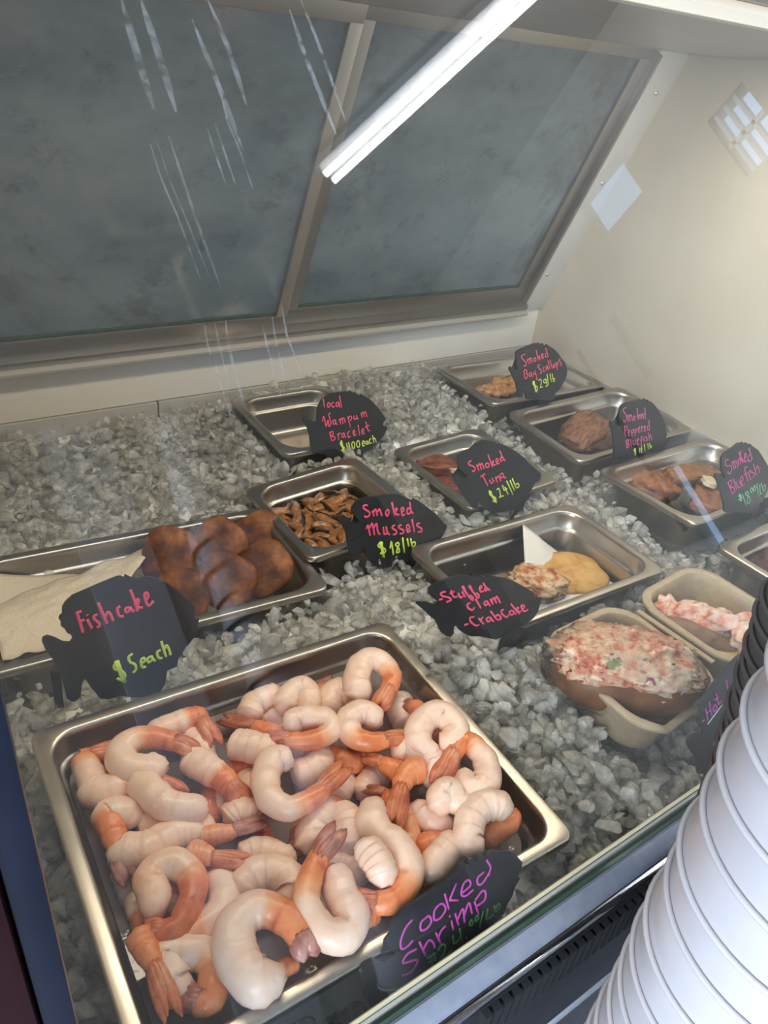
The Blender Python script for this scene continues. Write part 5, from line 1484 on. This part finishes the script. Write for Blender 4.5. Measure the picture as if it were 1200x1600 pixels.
sign('black fish sign reading Cooked Shrimp $24.00/Lb behind the front glass', (555, 1310, 4.286), -0.1385, 29.0,
     [(300,500),(400,430),(520,345),(620,270),(700,190),(740,170),(765,175),(765,140),(790,135),(815,152),(830,115),(870,120),(890,132),(905,90),(930,80),(960,90),(1030,85),(1080,115),(1120,160),(1115,200),(1090,250),(1105,270),(1075,320),(1050,390),(1020,440),(1000,500),(900,600),(760,700),(640,790),(480,900),(330,1010),(200,1110),(120,1150),(90,1120),(60,1040),(40,900),(70,845),(130,815),(190,830),(270,775),(245,745),(225,720),(205,685),(240,640),(255,560)],
     [[(382,543),(340,592),(305,680),(310,737),(350,720),(387,680)],[(472,530),(440,562),(440,612),(480,600),(510,552),(492,517),(472,530)],[(562,440),(530,482),(530,542),(570,530),(605,472),(587,437),(562,440)],[(598,368),(627,472)],[(677,298),(630,412)],[(630,412),(692,412)],[(718,362),(770,312),(760,277),(725,302),(710,372),(740,382),(792,340)],[(862,223),(820,262),(820,302),(850,300),(900,222)],[(878,143),(905,190),(890,252)],
      [(412,738),(350,772),(320,832),(410,812),(405,852),(360,902),(308,917)],[(428,688),(472,787)],[(455,742),(490,682),(520,692),(532,732)],[(538,628),(572,702)],[(555,662),(578,612),(607,583)],[(643,548),(657,612)],[(629,516),(636,522)],[(668,498),(692,582)],[(685,542),(720,470),(732,562)],[(725,532),(760,430),(782,502)],[(798,418),(827,512)],[(803,412),(850,350),(872,362),(865,412),(813,452)]], M['magenta'], 0.00085,
     [[(478,802),(542,770)],[(488,832),(547,800)],[(498,778),(517,842)],[(523,763),(537,822)],[(553,752),(580,710),(605,722),(590,772),(560,822)],[(560,822),(600,792),(652,743)],[(653,648),(665,702),(717,650)],[(698,598),(717,702)],[(738,660),(746,666)],[(772,545),(765,577),(785,577),(785,552),(772,545)],[(807,520),(805,552),(825,540),(820,517),(807,520)],[(857,483),(833,597)],[(887,468),(880,540),(927,508)],[(928,448),(937,492)],[(935,472),(960,435),(970,457),(940,492)]], M['green'])

sign('black fish sign reading Hot Lob, partly hidden by the grey cup stack', (1060, 1000, 7.27), -0.128, 26,
     [(660,210),(600,270),(500,380),(400,510),(300,660),(260,740),(255,830),(225,880),(235,950),(290,990),(280,1050),(180,1075),(130,1110),(110,1160),(150,1250),(205,1320),(215,1400),(235,1520),(300,1520),(420,1440),(560,1400),(700,1250),(860,1020),(980,760),(1000,500),(940,300),(850,190),(740,160),(690,180)],
     [[(268,922),(292,908)],[(303,768),(332,912)],[(345,703),(377,862)],[(315,837),(367,790)],[(407,735),(390,782),(405,812),(430,772),(422,737),(407,735)],[(425,603),(455,722),(487,685)],[(408,682),(452,650)],[(538,448),(560,592),(528,652)],[(533,642),(612,548)],[(647,455),(625,492),(640,532),(665,492),(647,455)],[(662,298),(690,442)],[(680,392),(715,342),(722,392),(690,442)],[(563,708),(574,812)],[(565,702),(600,680),(602,742),(580,765)],[(580,765),(605,800)],[(353,1256),(377,1244)],[(432,1125),(400,1172),(410,1232),(462,1190)],[(482,1090),(470,1132),(492,1142),(505,1110),(482,1090)],[(520,963),(530,1012)]], M['magenta'], 0.00085,
     extra=[[(328,957),(492,738)],[(413,1287),(472,1240)]], extra_mat=M['white_ink'])

# ================================================================== outside the glass: cups, shelf, plastic box
M['cup_white'] = noisy('white_paper_cup', [(0.3, (0.40, 0.385, 0.40)), (0.7, (0.46, 0.44, 0.455))], 14, 0.34, 0.05, 0.002, coat=0.25)
M['cup_grey'] = noisy('grey_foam_cup', [(0.3, (0.055, 0.050, 0.050)), (0.7, (0.085, 0.078, 0.078))], 60, 0.6, 0.2)
M['acrylic'] = glass_pane_mat('clear_acrylic', (0.93, 0.95, 0.98), 2.2)
M['acrylic_edge'] = plain('pale_acrylic_edge', (0.66, 0.70, 0.80), 0.15)
SHZ = -0.105


def lathe(name, prof, mat, nseg=64, sharp=40):
    vs, fs = [], []
    for r, z in prof:
        for k in range(nseg):
            a = 2 * math.pi * k / nseg
            vs.append((r * math.cos(a), r * math.sin(a), z))
    m_ = len(prof)
    for i in range(m_ - 1):
        for k in range(nseg):
            a, b = i * nseg + k, i * nseg + (k + 1) % nseg
            fs.append((a, b, b + nseg, a + nseg))
    me = bpy.data.meshes.new(name)
    me.from_pydata(vs, [], fs)
    me.update()
    me.shade_smooth()
    me.set_sharp_from_angle(angle=R(sharp))
    me.materials.append(mat)
    return me


def cup_mesh(name, mat, r, h, sp, rim=0.0013):
    """upside-down paper cup: mouth with rolled rim at the bottom"""
    t = 0.80
    prof = [(r - 0.001, 0.0005)]
    for i in range(9):
        a = R(-90 + 30 * i)
        prof.append((r + rim * 0.4 + rim * math.cos(a), rim + rim * math.sin(a)))
    prof += [(r - 0.0003, 2 * rim + 0.001), (r * (1 - (1 - t) * 0.2), h * 0.2), (r * t, h - 0.001), (r * t - 0.001, h), (r * t - 0.006, h - 0.004), (0.0005, h - 0.004)]
    return lathe(name, prof, mat)


def nested(name, mat, r, h, sp, base, count, label, group, lean=(0, 0), wob=0.0008):
    me = cup_mesh(name, mat, r, h, sp)
    rr_ = random.Random(3)
    for k in range(count):
        o = link(name, me)
        o.location = base + Vector((lean[0] * k * sp + rr_.uniform(-wob, wob), lean[1] * k * sp + rr_.uniform(-wob, wob), k * sp))
        o.rotation_euler = (rr_.gauss(0, .012), rr_.gauss(0, .012), rr_.uniform(0, 6.28))
        tag(o, label, 'cup', group)


nested('paper_cup', M['cup_white'], 0.0500, 0.105, 0.0250, Vector((0.3380, -0.2870, SHZ)), 20, 'white paper cup nested in the tall stack in front of the glass', 'white paper cups in the tall stack', lean=(-0.048, 0.004))
nested('foam_cup', M['cup_grey'], 0.0330, 0.090, 0.0110, Vector((0.5000, -0.2320, SHZ)), 37, 'dark grey cup nested in the stack between white cups and glass', 'grey cups in the stack behind', lean=(-0.29, 0.0))

sh = empty('acrylic_shelf', (0.55, -0.33, SHZ))
tag(sh, 'clear acrylic shelf along the case front carrying the cup stacks', 'shelf')
box('shelf_plate', -0.42, 0.65, -0.10, 0.128, -0.006, 0.0, M['acrylic'], sh)
box('front_edge', -0.42, 0.65, 0.1275, 0.1295, -0.0065, 0.0005, M['acrylic_edge'], sh)
for x in (-0.38, 0.0, 0.62):
    bm = bmesh.new()
    add_hex(bm, [(x - .006, -.06, -.012), (x + .006, -.06, -.012), (x + .006, .149, -.08), (x - .006, .149, -.08), (x - .006, -.06, -.006), (x + .006, -.06, -.006), (x + .006, .149, -.006), (x - .006, .149, -.006)])
    bm_obj('bracket', bm, M['dark_counter'], sh)
